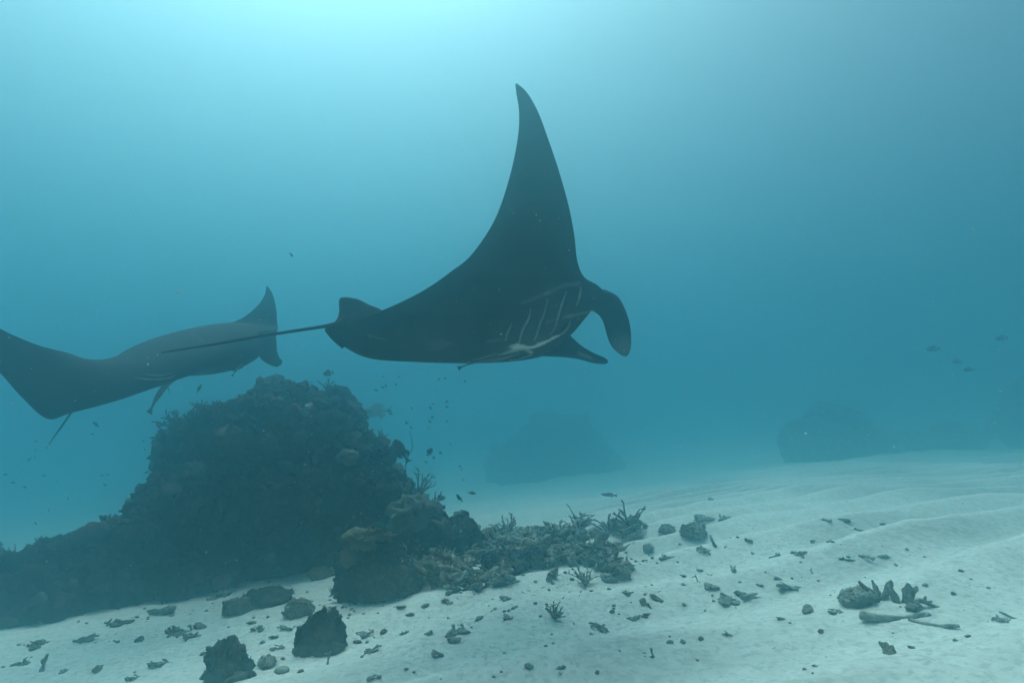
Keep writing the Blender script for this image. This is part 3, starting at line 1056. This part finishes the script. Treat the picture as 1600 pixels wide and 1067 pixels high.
for px, py, w, h, sd, mat, lab in [
    (372, 958, 46, 34, 321, M_rubble_b, "dark low stone at the left end of the stones behind the black pitted boulder"),
    (420, 945, 72, 36, 322, M_dark, "wide low dark stone on the sand at the foot of the tall mound"),
    (466, 962, 46, 36, 323, M_rubble_b, "rough grey brown stone behind the black pitted boulder"),
    (416, 1044, 30, 22, 324, M_rubble_a, "grey stone just right of the boulder cut by the bottom edge"),
    (440, 1052, 24, 15, 325, M_rubble_a, "smaller grey stone beside the grey stone near the bottom edge"),
    (785, 893, 74, 48, 331, M_dark, "wide dark rock sunk in the middle of the rubble bed"),
    (838, 884, 44, 44, 332, M_dark, "upright dark rock in the rubble bed beside the wide dark rock"),
    (972, 905, 30, 26, 333, M_rubble_b, "dark conical stone at the right foot of the rubble bed"),
    (1084, 840, 42, 26, 334, M_rubble_b, "larger rounded stone of the pair right of the rubble bed"),
    (1042, 833, 30, 18, 335, M_rubble_b, "smaller rounded stone of the pair right of the rubble bed"),
    (625, 932, 34, 24, 336, M_rubble_b, "dark stone at the right foot of the brown coral rock"),
    (500, 905, 40, 26, 337, M_rubble_b, "dark stone between the tall mound and the brown coral rock"),
    (1013, 862, 20, 18, 338, M_rubble_a, "rounded grey stone on sand just right of the rubble bed"),
    (1342, 944, 58, 30, 339, M_rubble_a, "bulky grey coral chunk left of the upright coral fingers at right")]:
    stone(px, py, w * .85, h * .8, sd, mat, lab, "coral_stone", ICO4 if w > 40 else ICO3, .38, .25, .22, None, "stone")

# ---------------------------------------------------------------- coral rubble: templates shared by many pieces
rt = np.random.default_rng(11)
TWIGS = [mesh_tris("coral_twig", *twig(rt, 1.0, rt.uniform(.06, .11), rt.uniform(.2, .6), int(rt.integers(1, 5)))) for _ in range(9)]
def knobby(rng, seed):
    parts = [lump(seed, ICO3, (rng.uniform(.6, .9), rng.uniform(.4, .7), rng.uniform(.3, .5)), .5, .4, 1.7)]
    for k in range(int(rng.integers(3, 6))):
        V, T = lump(seed + 31 * k, ICO2, (rng.uniform(.25, .55), rng.uniform(.2, .45), rng.uniform(.2, .5)), .5, .4, 1.7)
        parts.append((V @ rot_from(rng.normal(size=3), 0).T + np.array([rng.uniform(-.36, .36), rng.uniform(-.22, .22), rng.uniform(-.02, .16)]), T))
    n, Vs, Ts = 0, [], []
    for V, T in parts:
        Vs.append(V); Ts.append(T + n); n += len(V)
    return np.vstack(Vs), np.vstack(Ts)
def heap(rng):
    Vs, Ts, n = [], [], 0
    for k in range(9):
        V, T = twig(rng, rng.uniform(.25, .75), rng.uniform(.035, .07), .6, 3, 6, 7)
        m = rot_from(np.array([rng.normal() * .35, rng.normal() * .35, 1]), rng.uniform(0, 6.28))
        V = V @ m.T + np.array([rng.uniform(-.25, .25), rng.uniform(-.25, .25), rng.uniform(-.02, .09)])
        Vs.append(V); Ts.append(T + n); n += len(V)
    for k in range(4):
        V, T = lump(int(rng.integers(1000)), ICO2, (.34, .28, .2), .5, .4, 1.6)
        Vs.append(V * rng.uniform(.5, 1.1) + np.array([rng.uniform(-.35, .35), rng.uniform(-.3, .3), .02])); Ts.append(T + n); n += len(V)
    return np.vstack(Vs), np.vstack(Ts)
CHUNKS = [mesh_tris("coral_chunk", *knobby(rt, 700 + 3 * k)) for k in range(10)]
HEAPS = [mesh_tris("coral_cluster", *heap(rt)) for _ in range(6)]
FING = [mesh_tris("finger_coral", *fingers(rt, int(rt.integers(4, 8)), .7, .8, .13)) for _ in range(5)]
BUSH = [mesh_tris("branching_coral", *bush(rt, 20, .032)) for _ in range(4)]

MATS = [M_rubble_a, M_rubble_b, M_rubble_c]
def with_mats(meshes):
    out = []
    for me in meshes:
        row = []
        for m in MATS:
            c = me.copy()
            c.materials.clear()
            c.materials.append(m)
            row.append(c)
        out.append(row)
    return out
TW, CH, HP, FG, BU = map(with_mats, (TWIGS, CHUNKS, HEAPS, FING, BUSH))
KINDS = {"t": (TW, "coral_branch", "coral branch"), "c": (CH, "coral_chunk", "coral chunk"), "h": (HP, "coral_cluster", "coral cluster"),
         "f": (FG, "finger_coral", "coral"), "b": (BU, "branching_coral", "coral")}

def depth_of(p):
    return (p.y - CAM.y) * math.cos(PITCH) + (p.z - CAM.z) * math.sin(PITCH)

def piece(kind, px, py, w, mat=0, rz=None, tilt=.25, lift=0.0, label=None, group=None, sz=1.0, var=None, loc=None, upright=False):
    """one piece of coral, w photograph pixels across, resting on the sand under pixel (px, py)"""
    fam, nm, cat = KINDS[kind]
    me = fam[int(RNG.integers(len(fam))) if var is None else var % len(fam)][mat]
    p = hit(px, py) if loc is None else loc
    s = w * depth_of(p) / FPX
    o = bpy.data.objects.new(nm, me)
    COL.objects.link(o)
    low = {"t": .03, "c": .06, "h": .02, "f": .0, "b": .0}[kind]
    o.location = (p.x, p.y, p.z + s * low + lift)
    a = RNG.uniform(0, 6.28) if rz is None else rz
    o.rotation_euler = (0, R(-80), a) if upright else (RNG.uniform(-tilt, tilt), RNG.uniform(-tilt, tilt), a)
    if kind in 'ch' and loc is None:
        s *= .78
        sz *= .7
    o.scale = (s * (RNG.uniform(.9, 1.5) if kind == 'c' else 1), s, s * sz)
    if label is None:
        label, group = place_label(kind, px, py, w, mat)
    tag(o, label, cat, group)
    return o

WORD = {"t": "coral stick", "c": "knobbly coral lump", "h": "coral cluster"}
def place_label(kind, px, py, w, mat):
    """words for a scattered piece: tone, size, kind and the landmark it lies by"""
    tone = ("grey", "dark", "pale")[mat]
    size = "tiny" if w < 17 else ("small" if w < 30 else "larger")
    if px > 1180:
        if py < 858: where = "on the far sand strip beneath the hazy rocks at right"
        elif py < 935: where = "on sand behind the upright coral fingers at right" if px > 1290 else "on sand between the rubble bed and the upright coral fingers"
        elif px < 1340: where = "on sand left of the upright coral fingers, near the bottom"
        else: where = "on near sand around the long grey branch at right"
    elif px > 1000:
        where = "on sand just right of the rubble bed" if py < 900 else ("on sand below the right end of the rubble bed" if py < 970 else "on the near ripples at bottom centre")
    elif px > 540:
        where = "along the front edge of the rubble bed" if py < 955 else ("on pale sand between the rubble bed and the bottom edge" if px > 760 else "on pale sand right of the black pitted boulder")
    elif px > 380:
        where = "among the stones behind the black pitted boulder" if py < 985 else "on sand between the two dark boulders"
    else:
        where = "in the shade along the foot of the tall mound" if py < 985 else "on left foreground sand near the bottom edge"
    return f"{size} {tone} {WORD[kind]} {where}", f"{WORD[kind]}s {where}"

# scattered pieces on the open sand, each where the photograph shows it
RIGHT_T = ("thin broken coral stick lying on the open sand at the right", "coral sticks on the right sand")
RIGHT_C = ("small knobbly coral lump lying on the open sand at the right", "coral lumps on the right sand")
RIGHT_H = ("flat cluster of broken coral on the open sand at the right", "coral clusters on the right sand")
MID_C = ("small coral lump on the pale sand in front of the rubble bed", "coral lumps in front of the rubble bed")
MID_H = ("loose little heap of coral bits in front of the rubble bed", "coral heaps in front of the rubble bed")
LEFT_C = ("small coral lump on the pale sand in the left foreground", "coral lumps in the left foreground")
LEFT_H = ("flat dark heap of coral bits on the left foreground sand", "coral heaps in the left foreground")
for kind, px, py, w, mat, lg in [
    ("h", 1100, 812, 46, 0, RIGHT_H), ("t", 1135, 812, 34, 0, RIGHT_T), ("c", 1170, 848, 18, 1, RIGHT_C), ("c", 1109, 920, 30, 0, RIGHT_C), ("h", 1096, 862, 40, 0, RIGHT_H),
    ("t", 1148, 893, 30, 0, RIGHT_T), ("h", 1140, 940, 56, 0, RIGHT_H), ("t", 1180, 938, 44, 0, RIGHT_T), ("c", 1155, 930, 24, 1, RIGHT_C), ("h", 1232, 920, 58, 0, RIGHT_H),
    ("h", 1249, 868, 36, 0, RIGHT_H), ("c", 1322, 815, 22, 1, RIGHT_C), ("t", 1290, 818, 26, 0, RIGHT_T), ("t", 1352, 832, 30, 0, RIGHT_T), ("c", 1379, 822, 14, 1, RIGHT_C),
    ("c", 1270, 849, 14, 0, RIGHT_C), ("t", 1300, 847, 22, 0, RIGHT_T), ("h", 1322, 878, 28, 1, RIGHT_H), ("t", 1352, 873, 32, 0, RIGHT_T), ("c", 1380, 871, 18, 0, RIGHT_C),
    ("c", 1262, 957, 28, 0, RIGHT_C), ("h", 1307, 960, 34, 0, RIGHT_H), ("c", 1221, 969, 15, 1, RIGHT_C), ("c", 1283, 992, 14, 1, RIGHT_C), ("c", 1388, 1021, 38, 1, RIGHT_C),
    ("c", 1424, 1015, 14, 1, RIGHT_C), ("c", 1493, 1002, 12, 1, RIGHT_C), ("c", 1512, 995, 14, 0, RIGHT_C), ("c", 1257, 1046, 12, 1, RIGHT_C), ("h", 1275, 1042, 16, 0, RIGHT_H),
    ("c", 1047, 1004, 18, 0, RIGHT_C), ("c", 1067, 1008, 13, 0, RIGHT_C), ("c", 1095, 1002, 16, 1, RIGHT_C), ("h", 1137, 994, 28, 0, RIGHT_H), ("c", 1069, 903, 14, 1, RIGHT_C),
    ("c", 1094, 894, 13, 0, RIGHT_C), ("c", 1026, 938, 24, 1, RIGHT_C), ("t", 1010, 948, 26, 1, RIGHT_T), ("c", 1069, 948, 12, 1, RIGHT_C), ("h", 1008, 963, 24, 1, RIGHT_H),
    ("c", 1111, 791, 14, 0, RIGHT_C), ("c", 1187, 915, 12, 0, RIGHT_C), ("t", 1045, 876, 30, 0, RIGHT_T), ("t", 1210, 870, 24, 0, RIGHT_T), ("c", 1216, 905, 14, 0, RIGHT_C),
    ("h", 1560, 970, 44, 0, RIGHT_H), ("t", 1586, 966, 40, 1, RIGHT_T), ("c", 1502, 895, 12, 1, RIGHT_C), ("c", 1490, 930, 12, 1, RIGHT_C), ("c", 1445, 915, 14, 0, RIGHT_C), ("c", 1590, 780, 12, 1, RIGHT_C),
    ("h", 981, 928, 30, 1, MID_H), ("c", 1005, 946, 22, 1, MID_C), ("c", 956, 958, 14, 1, MID_C), ("h", 939, 982, 46, 0, MID_H), ("h", 990, 968, 30, 0, MID_H),
    ("c", 837, 946, 10, 1, MID_C), ("c", 790, 936, 18, 0, MID_C), ("c", 750, 968, 18, 0, MID_C), ("h", 792, 966, 30, 0, MID_H), ("h", 718, 990, 58, 0, MID_H), ("c", 708, 1002, 28, 0, MID_C),
    ("h", 633, 990, 26, 0, MID_H), ("h", 669, 992, 24, 0, MID_H), ("h", 569, 994, 44, 0, MID_H), ("c", 600, 988, 18, 1, MID_C), ("h", 684, 1023, 34, 0, MID_H),
    ("c", 826, 1042, 20, 0, MID_C), ("c", 877, 1047, 17, 0, MID_C), ("h", 578, 1019, 40, 0, MID_H), ("c", 558, 1004, 20, 0, MID_C), ("h", 582, 1060, 34, 0, MID_H),
    ("c", 933, 1053, 14, 0, MID_C), ("c", 635, 1046, 10, 1, MID_C), ("c", 876, 960, 12, 0, MID_C), ("h", 625, 950, 34, 0, MID_H), ("c", 640, 962, 14, 1, MID_C), ("c", 665, 948, 16, 1, MID_C), ("h", 700, 942, 28, 0, MID_H),
    ("h", 244, 1040, 50, 1, LEFT_H), ("c", 152, 1048, 22, 1, LEFT_C), ("c", 217, 1003, 24, 1, LEFT_C), ("h", 277, 990, 62, 1, LEFT_H), ("c", 311, 980, 30, 0, LEFT_C), ("h", 300, 995, 44, 0, LEFT_H),
    ("h", 204, 1062, 34, 1, LEFT_H), ("h", 433, 1014, 30, 0, LEFT_H), ("h", 255, 955, 60, 1, LEFT_H), ("h", 190, 975, 60, 1, LEFT_H), ("h", 340, 935, 52, 1, LEFT_H), ("c", 395, 975, 18, 0, LEFT_C),
    ("h", 405, 985, 34, 0, LEFT_H), ("h", 450, 985, 36, 0, LEFT_H), ("c", 428, 998, 16, 0, LEFT_C), ("c", 98, 1052, 16, 0, LEFT_C), ("h", 60, 1010, 48, 1, LEFT_H), ("h", 130, 1000, 44, 1, LEFT_H),
    ("c", 318, 1025, 16, 1, LEFT_C), ("h", 520, 960, 36, 0, LEFT_H), ("c", 410, 1005, 13, 1, LEFT_C), ("h", 30, 1040, 40, 1, LEFT_H), ("c", 470, 1050, 15, 0, LEFT_C)]:
    piece(kind, px, py, w, mat)
for px, py, w, lab in [(1114, 866, 32, "short coral stick standing upright in the sand right of the rubble bed"), (1018, 1038, 26, "thin twig standing upright in the near sand at bottom centre"),
                       (1090, 916, 18, "stubby coral stick standing beside the knobbly lump right of the rubble bed"), (516, 1052, 34, "thin forked twig in the sand below the black pitted boulder"), (71, 1066, 44, "curved coral stick standing in the far left foreground sand"),
                       (1270, 905, 14, "tiny upright twig in the sand behind the flat coral cluster")]:
    piece("t", px, py - w * .42, w, 0, upright=True, label=lab, loc=None)

# the showy piece on the sand at right
for kind, px, py, w, mat, rz, lab, up in [
    ("f", 1376, 943, 42, 1, .4, "upright dark coral fingers beside the bulky grey chunk at right", False),
    ("f", 1413, 946, 46, 1, 1.4, "forked dark coral fingers at the right end of the upright coral group", False),
    ("t", 1398, 968, 104, 0, .12, "long grey coral branch lying in front of the upright coral fingers", False),
    ("t", 1472, 955, 58, 1, -.1, "dark thin coral branch right of the forked coral fingers", False),
    ("t", 1458, 978, 66, 0, -.5, "slender coral branch trailing off the right end of the long grey branch", False),
    ("c", 1428, 951, 34, 1, .2, "dark coral lump at the foot of the forked coral fingers", False)]:
    piece(kind, px, py, w, mat, rz, .08, label=lab, var={"f": 2, "t": 4, "c": 3}[kind] + int(px) % 3)
o = piece("b", 867, 968, 34, 2, 0, .05, label="yellowish bushy coral tuft alone on the sand before the rubble bed", sz=.7)
o.data = o.data.copy(); o.data.materials.clear(); o.data.materials.append(M_yellow)

# the rubble bed of broken staghorn coral
BED = np.array([(600, 866), (690, 846), (790, 836), (900, 832), (1000, 826), (1006, 846), (950, 866), (985, 893), (962, 908), (890, 914), (820, 914), (740, 924), (660, 936), (600, 935), (560, 893)], float)
def inside(x, y, poly):
    c = False
    j = len(poly) - 1
    for i in range(len(poly)):
        if (poly[i, 1] > y) != (poly[j, 1] > y) and x < (poly[j, 0] - poly[i, 0]) * (y - poly[i, 1]) / (poly[j, 1] - poly[i, 1]) + poly[i, 0]:
            c = not c
        j = i
    return c
def edge_dist(x, y, poly):
    d, _ = seg_dist(np.array([[x, y, 0.0]]), np.hstack([np.vstack([poly, poly[:1]]), np.zeros((len(poly) + 1, 1))]))
    return float(d[0])
bed_pts = []
rb = np.random.default_rng(23)
while len(bed_pts) < 1050:
    x, y = rb.uniform(555, 1010), rb.uniform(822, 938)
    if inside(x, y, BED) and noise3(np.array([[x / 40, y / 16, 0]]), 1.0, 4)[0] > -.38:
        bed_pts.append((x, y))
BED_L = {"t": ("grey broken staghorn branch jumbled in the dense rubble bed", "coral branches in the rubble bed"),
         "c": ("rough dead coral lump jumbled in the dense rubble bed", "coral lumps in the rubble bed"),
         "h": ("tangle of dead coral twigs in the dense rubble bed", "coral tangles in the rubble bed")}
def bed_label(kind, x, y, mt):
    tone = ("grey", "dark", "pale")[mt]
    what = {"t": "broken branch", "c": "coral lump", "h": "twig tangle"}[kind]
    if x < 680: where = "beside the brown coral rock"
    elif x < 760: where = "left of the wide dark rock"
    elif x < 860: where = "around the two dark rocks"
    elif x < 930: where = "right of the upright dark rock"
    else: where = "by the tallest coral thicket"
    row = "back" if y < 858 else ("middle" if y < 890 else "front")
    return f"{tone} {what} in the rubble bed's {row}, {where}", None
stuffV, stuffT, nn = [], [], 0
small_t = [twig(np.random.default_rng(70 + k), 1.0, .09, .4, 2, 5, 6) for k in range(5)] + [lump(480 + k, ICO1, (1, .8, .5), .4, .25) for k in range(3)]
for k, (x, y) in enumerate(bed_pts):
    p = hit(x, y)
    e = edge_dist(x, y, BED)
    pile = .15 * min(1, e / 22) * (.5 + .5 * noise3(np.array([[p.x, p.y, 0]]), 1.6, 44)[0] + .3)
    if k < 250:
        kind = rb.choice(["t", "t", "t", "h", "h", "c"])
        mt = int(rb.choice([0, 1, 1, 1, 2]))
        piece(kind, 0, 0, rb.uniform(20, 52) if kind != "c" else rb.uniform(12, 30), mt, tilt=.5, lift=max(0, pile) * rb.uniform(.4, 1.0), label=bed_label(kind, x, y, mt)[0], group=BED_L[kind][1], loc=p)
    else:
        s = rb.uniform(8, 24) * depth_of(p) / FPX
        V, T = small_t[int(rb.integers(len(small_t)))]
        m = rot_from(np.array([rb.normal() * .4, rb.normal() * .4, 1]), rb.uniform(0, 6.28)) * s
        stuffV.append(V @ m.T + np.array([p.x, p.y, p.z + max(0, pile) * rb.uniform(0, .9)]))
        stuffT.append(T + nn); nn += len(V)
V, T = np.vstack(stuffV), np.vstack(stuffT)
c0 = V.mean(0)
tag(obj("coral_rubble", mesh_tris("coral_rubble", V - c0, T), M_rubble_b, None, Vector(c0)), "fine broken coral rubble filling the bed between the larger branches", "coral rubble", None, "stuff")

# standing coral along the back of the rubble bed
for kind, px, py, w, mat, lab in [
    ("b", 905, 832, 46, 0, "arching branching coral at the back middle of the rubble bed"), ("b", 985, 830, 48, 1, "tallest branching coral thicket at the right end of the rubble bed"),
    ("b", 955, 836, 44, 1, "dense branching coral just left of the tallest thicket"), ("f", 930, 850, 46, 1, "stubby dark finger coral before the dense branching coral"),
    ("b", 795, 838, 42, 0, "pale cone of branching coral at the back of the rubble bed"), ("f", 838, 838, 28, 1, "small dark finger coral at the back of the rubble bed"),
    ("b", 730, 846, 44, 1, "branching coral at the left back corner of the rubble bed"), ("b", 880, 850, 50, 2, "pale branching coral in the middle back of the rubble bed"),
    ("f", 772, 862, 24, 0, "mushroom-like coral standing on the pale gap in the rubble"), ("b", 690, 866, 52, 1, "dark branching coral between the mound and the rubble bed"),
    ("b", 650, 880, 48, 0, "branching coral right of the brown coral rock"), ("f", 862, 906, 34, 0, "finger coral at the front edge of the rubble bed"),
    ("b", 915, 915, 36, 0, "low bushy coral at the front right of the rubble bed")]:
    piece(kind, px, py, w, mat, tilt=.15, label=lab, sz=.8)

# gravel: crumbs too small to tell apart
stuffV, stuffT, nn = [], [], 0
crumbs = [lump(500 + k, ICO1, (1, .8, .6), .35, .2) for k in range(4)] + [twig(np.random.default_rng(90), 1, .1, .4, 1, 4, 5)]
rg = np.random.default_rng(29)
cnt = 0
while cnt < 380:
    x, y = rg.uniform(0, 1600), rg.uniform(835, 1067)
    dens = .10 + .90 * math.exp(-((y - (905 + (900 - x) * .06)) / 60) ** 2) * math.exp(-((x - 650) / 480) ** 2)
    clump = noise3(np.array([[x / 60, y / 25, 0]]), 1.0, 9)[0]
    if rg.uniform() > dens * (.25 + 1.5 * max(0, clump)):
        continue
    p = hit(x, y)
    s = rg.uniform(2.5, 8) * depth_of(p) / FPX
    V, T = crumbs[int(rg.integers(len(crumbs)))]
    m = rot_from(np.array([rg.normal() * .3, rg.normal() * .3, 1]), rg.uniform(0, 6.28)) * s
    stuffV.append(V @ m.T + np.array([p.x, p.y, p.z + s * .12])); stuffT.append(T + nn); nn += len(V)
    cnt += 1
V, T = np.vstack(stuffV), np.vstack(stuffT)
c0 = V.mean(0)
tag(obj("coral_gravel", mesh_tris("coral_gravel", V - c0, T), M_rubble_a, None, Vector(c0)), "tiny coral crumbs strewn over the pale sand", "coral gravel", None, "stuff")

# ---------------------------------------------------------------- fish
def fish_mesh(name, deep, mat, thick=.32):
    """fish along +x (head), one unit long; deep = body height over length"""
    u = np.linspace(0, 1, 16)
    prof = np.interp(u, [0, .06, .2, .4, .6, .8, .9, 1], [.06, .35, .8, 1, .85, .42, .24, .2]) * deep / 2
    ang = np.linspace(0, 2 * math.pi, 12, endpoint=False)
    rings = [np.stack([np.full(12, .5 - .82 * t), np.cos(ang) * h * thick * 1.6, np.sin(ang) * h], 1) for t, h in zip(u, prof)]
    parts = [loft(rings)]
    def fin(pts, th=.012):
        p = np.array(pts, float)
        n = len(p)
        V = np.vstack([np.stack([p[:, 0], np.full(n, th), p[:, 1]], 1), np.stack([p[:, 0], np.full(n, -th), p[:, 1]], 1)])
        F = [tuple(range(n)), tuple(range(2 * n - 1, n - 1, -1))] + [(i, (i + 1) % n, n + (i + 1) % n, n + i) for i in range(n)]
        return V, F
    d = deep / 2
    parts += [fin([(-.28, .03), (-.36, .05), (-.5, d * .85), (-.46, .1), (-.44, 0), (-.46, -.1), (-.5, -d * .85), (-.36, -.05), (-.28, -.03)]),
              fin([(.25, d * .8), (.1, d * 1.35), (-.15, d * 1.15), (-.26, d * .5), (-.1, d * .6)]),
              fin([(.0, -d * .8), (-.12, -d * 1.3), (-.25, -d * .8), (-.26, -d * .4), (-.1, -d * .6)])]
    V, F = joinvf(parts)
    me = mesh_tris(name, *tris(V, F))
    me.materials.append(mat)
    return me
FISH = {"d": fish_mesh("reef_fish", .52, M_fish), "s": fish_mesh("reef_fish", .30, M_fish), "g": fish_mesh("reef_fish", .42, M_fish_b), "t": fish_mesh("reef_fish", .36, M_fish), "l": fish_mesh("reef_fish", .2, M_fish_b)}
def fish(kind, px, py, L, ang, depth, label, group=None, yaw=0.0, flip=False):
    o = bpy.data.objects.new("reef_fish", FISH[kind])
    COL.objects.link(o)
    o.location = at(px, py, depth)
    s = L * depth / FPX
    o.scale = (s, s, s)
    o.rotation_euler = (0, R(-ang), R(180) if flip else yaw)
    if flip:
        o.rotation_euler = (0, R(ang), R(180) + yaw)
    tag(o, label, "fish", group)
    return o
fish("t", 628, 705, 44, 122, 5.52, "largest dark fish hovering nose-up beside the right flank of the mound")
fish("d", 629, 745, 22, 140, 5.52, "dark fish tucked just under the largest fish beside the mound", yaw=.3)
fish("d", 513, 583, 17, 8, 6.08, "round dark fish above the top of the coral mound", flip=True)
fish("g", 590, 642, 46, 3, 9.60, "large pale silvery fish faintly seen right of the mound top", flip=True)
fish("s", 718, 778, 16, 130, 5.28, "slim dark fish slanting down above the rubble bed", yaw=.2)
fish("s", 737, 770, 14, -6, 5.28, "small dark level fish above the left end of the rubble bed")
fish("s", 719, 806, 13, -8, 5.12, "dark little fish just above the sand left of the rubble bed back edge")
fish("l", 952, 773, 27, -6, 5.76, "slender grey fish over the pale sand behind the rubble bed", flip=True)
fish("d", 671, 706, 15, 55, 5.76, "middling dark fish in open water right of the largest fish")
fish("d", 603, 700, 11, 70, 5.76, "small dark fish touching the right flank of the mound")
fish("s", 311, 607, 15, 60, 5.60, "dark fish below the belly of the left manta, above the mound")
fish("s", 150, 663, 13, -35, 5.20, "small fish just below the near wing of the left manta", flip=True)
fish("g", 687, 778, 19, 8, 6.08, "dusky fish close to the coral right of the mound, above sand")
fish("s", 455, 398, 10, -50, 4.80, "lone little fish in open water above the left manta")
for px, py, L, a, lab in [(1458, 545, 22, 5, "largest of the faint fish far off at the right"), (1565, 528, 21, 4, "rightmost faint fish near the right edge"),
                          (1495, 565, 18, -4, "faint middle fish of the group far off at the right"), (1514, 577, 18, 3, "lowest faint fish of the group far off at the right")]:
    fish("t", px, py, L, a, 8.5, lab, "faint fish far off at the right", flip=True)
rf = np.random.default_rng(37)
for k in range(32):
    while True:
        px, py = rf.uniform(566, 740), rf.uniform(585, 770)
        if px > 575 + max(0, (py - 640)) * .75:
            break
    fish("d" if rf.uniform() < .4 else "s", px, py, rf.uniform(4.5, 8.5), rf.uniform(-70, 70), rf.uniform(5.6, 6.9), "one of the tiny dark fish swarming off the right flank of the mound", "tiny fish off the right flank of the mound", rf.uniform(-.8, .8), rf.uniform() < .5)
for k in range(22):
    while True:
        px, py = rf.uniform(5, 250), rf.uniform(668, 840)
        if py < 840 - px * .35:
            break
    fish("s", px, py, rf.uniform(5, 9), rf.uniform(-40, 40), rf.uniform(4.8, 6.4), "one of the tiny dark fish in open water left of the mound", "tiny fish left of the mound", rf.uniform(-.8, .8), rf.uniform() < .5)

# ---------------------------------------------------------------- remoras riding with the mantas
def remora(pts, depths, r, label):
    pts = catmull(np.array([(a, b, c) for (a, b), c in zip(pts, depths)], float), 22)
    path = np.array([at(*q) for q in pts])
    u = np.linspace(0, 1, 22)
    rad = r * np.interp(u, [0, .08, .3, .6, .88, 1], [.35, .8, 1, .85, .35, .28])
    parts = [tube(path, rad, 10, .8)]
    e, d = path[-1], path[-1] - path[-3]
    d /= np.linalg.norm(d)
    side = np.cross(d, np.array([0, 1.0, 0])); side /= np.linalg.norm(side)
    L = r * 2.4
    fan = np.array([e - d * L * .3, e + d * L * .8 + side * L * .42, e + d * L * .7, e + d * L * .8 - side * L * .42])
    th = np.array([0, r * .12, 0])
    V = np.vstack([fan + th, fan - th])
    parts.append((V, [(0, 1, 2, 3), (7, 6, 5, 4), (0, 4, 5, 1), (1, 5, 6, 2), (2, 6, 7, 3), (3, 7, 4, 0)]))
    for sgn in (1, -1):
        b = path[6]
        f = np.array([b, b + d * L * .9 + side * sgn * r * 2.2, b + d * L * .3 + side * sgn * r])
        V = np.vstack([f + th, f - th])
        parts.append((V, [(0, 1, 2), (5, 4, 3), (0, 3, 4, 1), (1, 4, 5, 2), (2, 5, 3, 0)]))
    V, F = joinvf(parts)
    loc = path.mean(0)
    o = obj("remora", mesh_tris("remora", *tris(V - loc, F)), M_remora, None, Vector(loc))
    tag(o, label, "remora", "remoras")
remora([(808, 553), (785, 557), (760, 562), (738, 567), (722, 573)], [3.42, 3.40, 3.39, 3.39, 3.39], .013, "slender remora trailing under the belly of the nearer manta")
remora([(276, 590), (262, 599), (252, 611), (243, 625), (237, 637)], [4.58, 4.56, 4.55, 4.55, 4.55], .024, "remora hanging below the belly of the left manta")
remora([(380, 568), (374, 573), (370, 577), (367, 581), (365, 584)], [4.72, 4.71, 4.70, 4.70, 4.70], .011, "little remora under the mouth of the left manta")

# ---------------------------------------------------------------- specks drifting in the water
rp = np.random.default_rng(41)
stuffV, stuffT, nn = [], [], 0
for k in range(700):
    d = rp.uniform(1.0, 5.0)
    px, py = rp.uniform(-20, 1620), rp.uniform(330, 900)
    r = rp.uniform(.3, 1.0) * d / FPX * (1.8 if rp.uniform() < .06 else 1)
    p = np.array(at(px, py, d))
    stuffV.append(ICO1[0] * r * rp.uniform(.6, 1.4, 3) + p); stuffT.append(ICO1[1] + nn); nn += len(ICO1[0])
V, T = np.vstack(stuffV), np.vstack(stuffT)
c0 = V.mean(0)
tag(obj("drifting_specks", mesh_tris("drifting_specks", V - c0, T), M_speck, None, Vector(c0)), "pale specks of plankton drifting in the water", "plankton", None, "stuff")
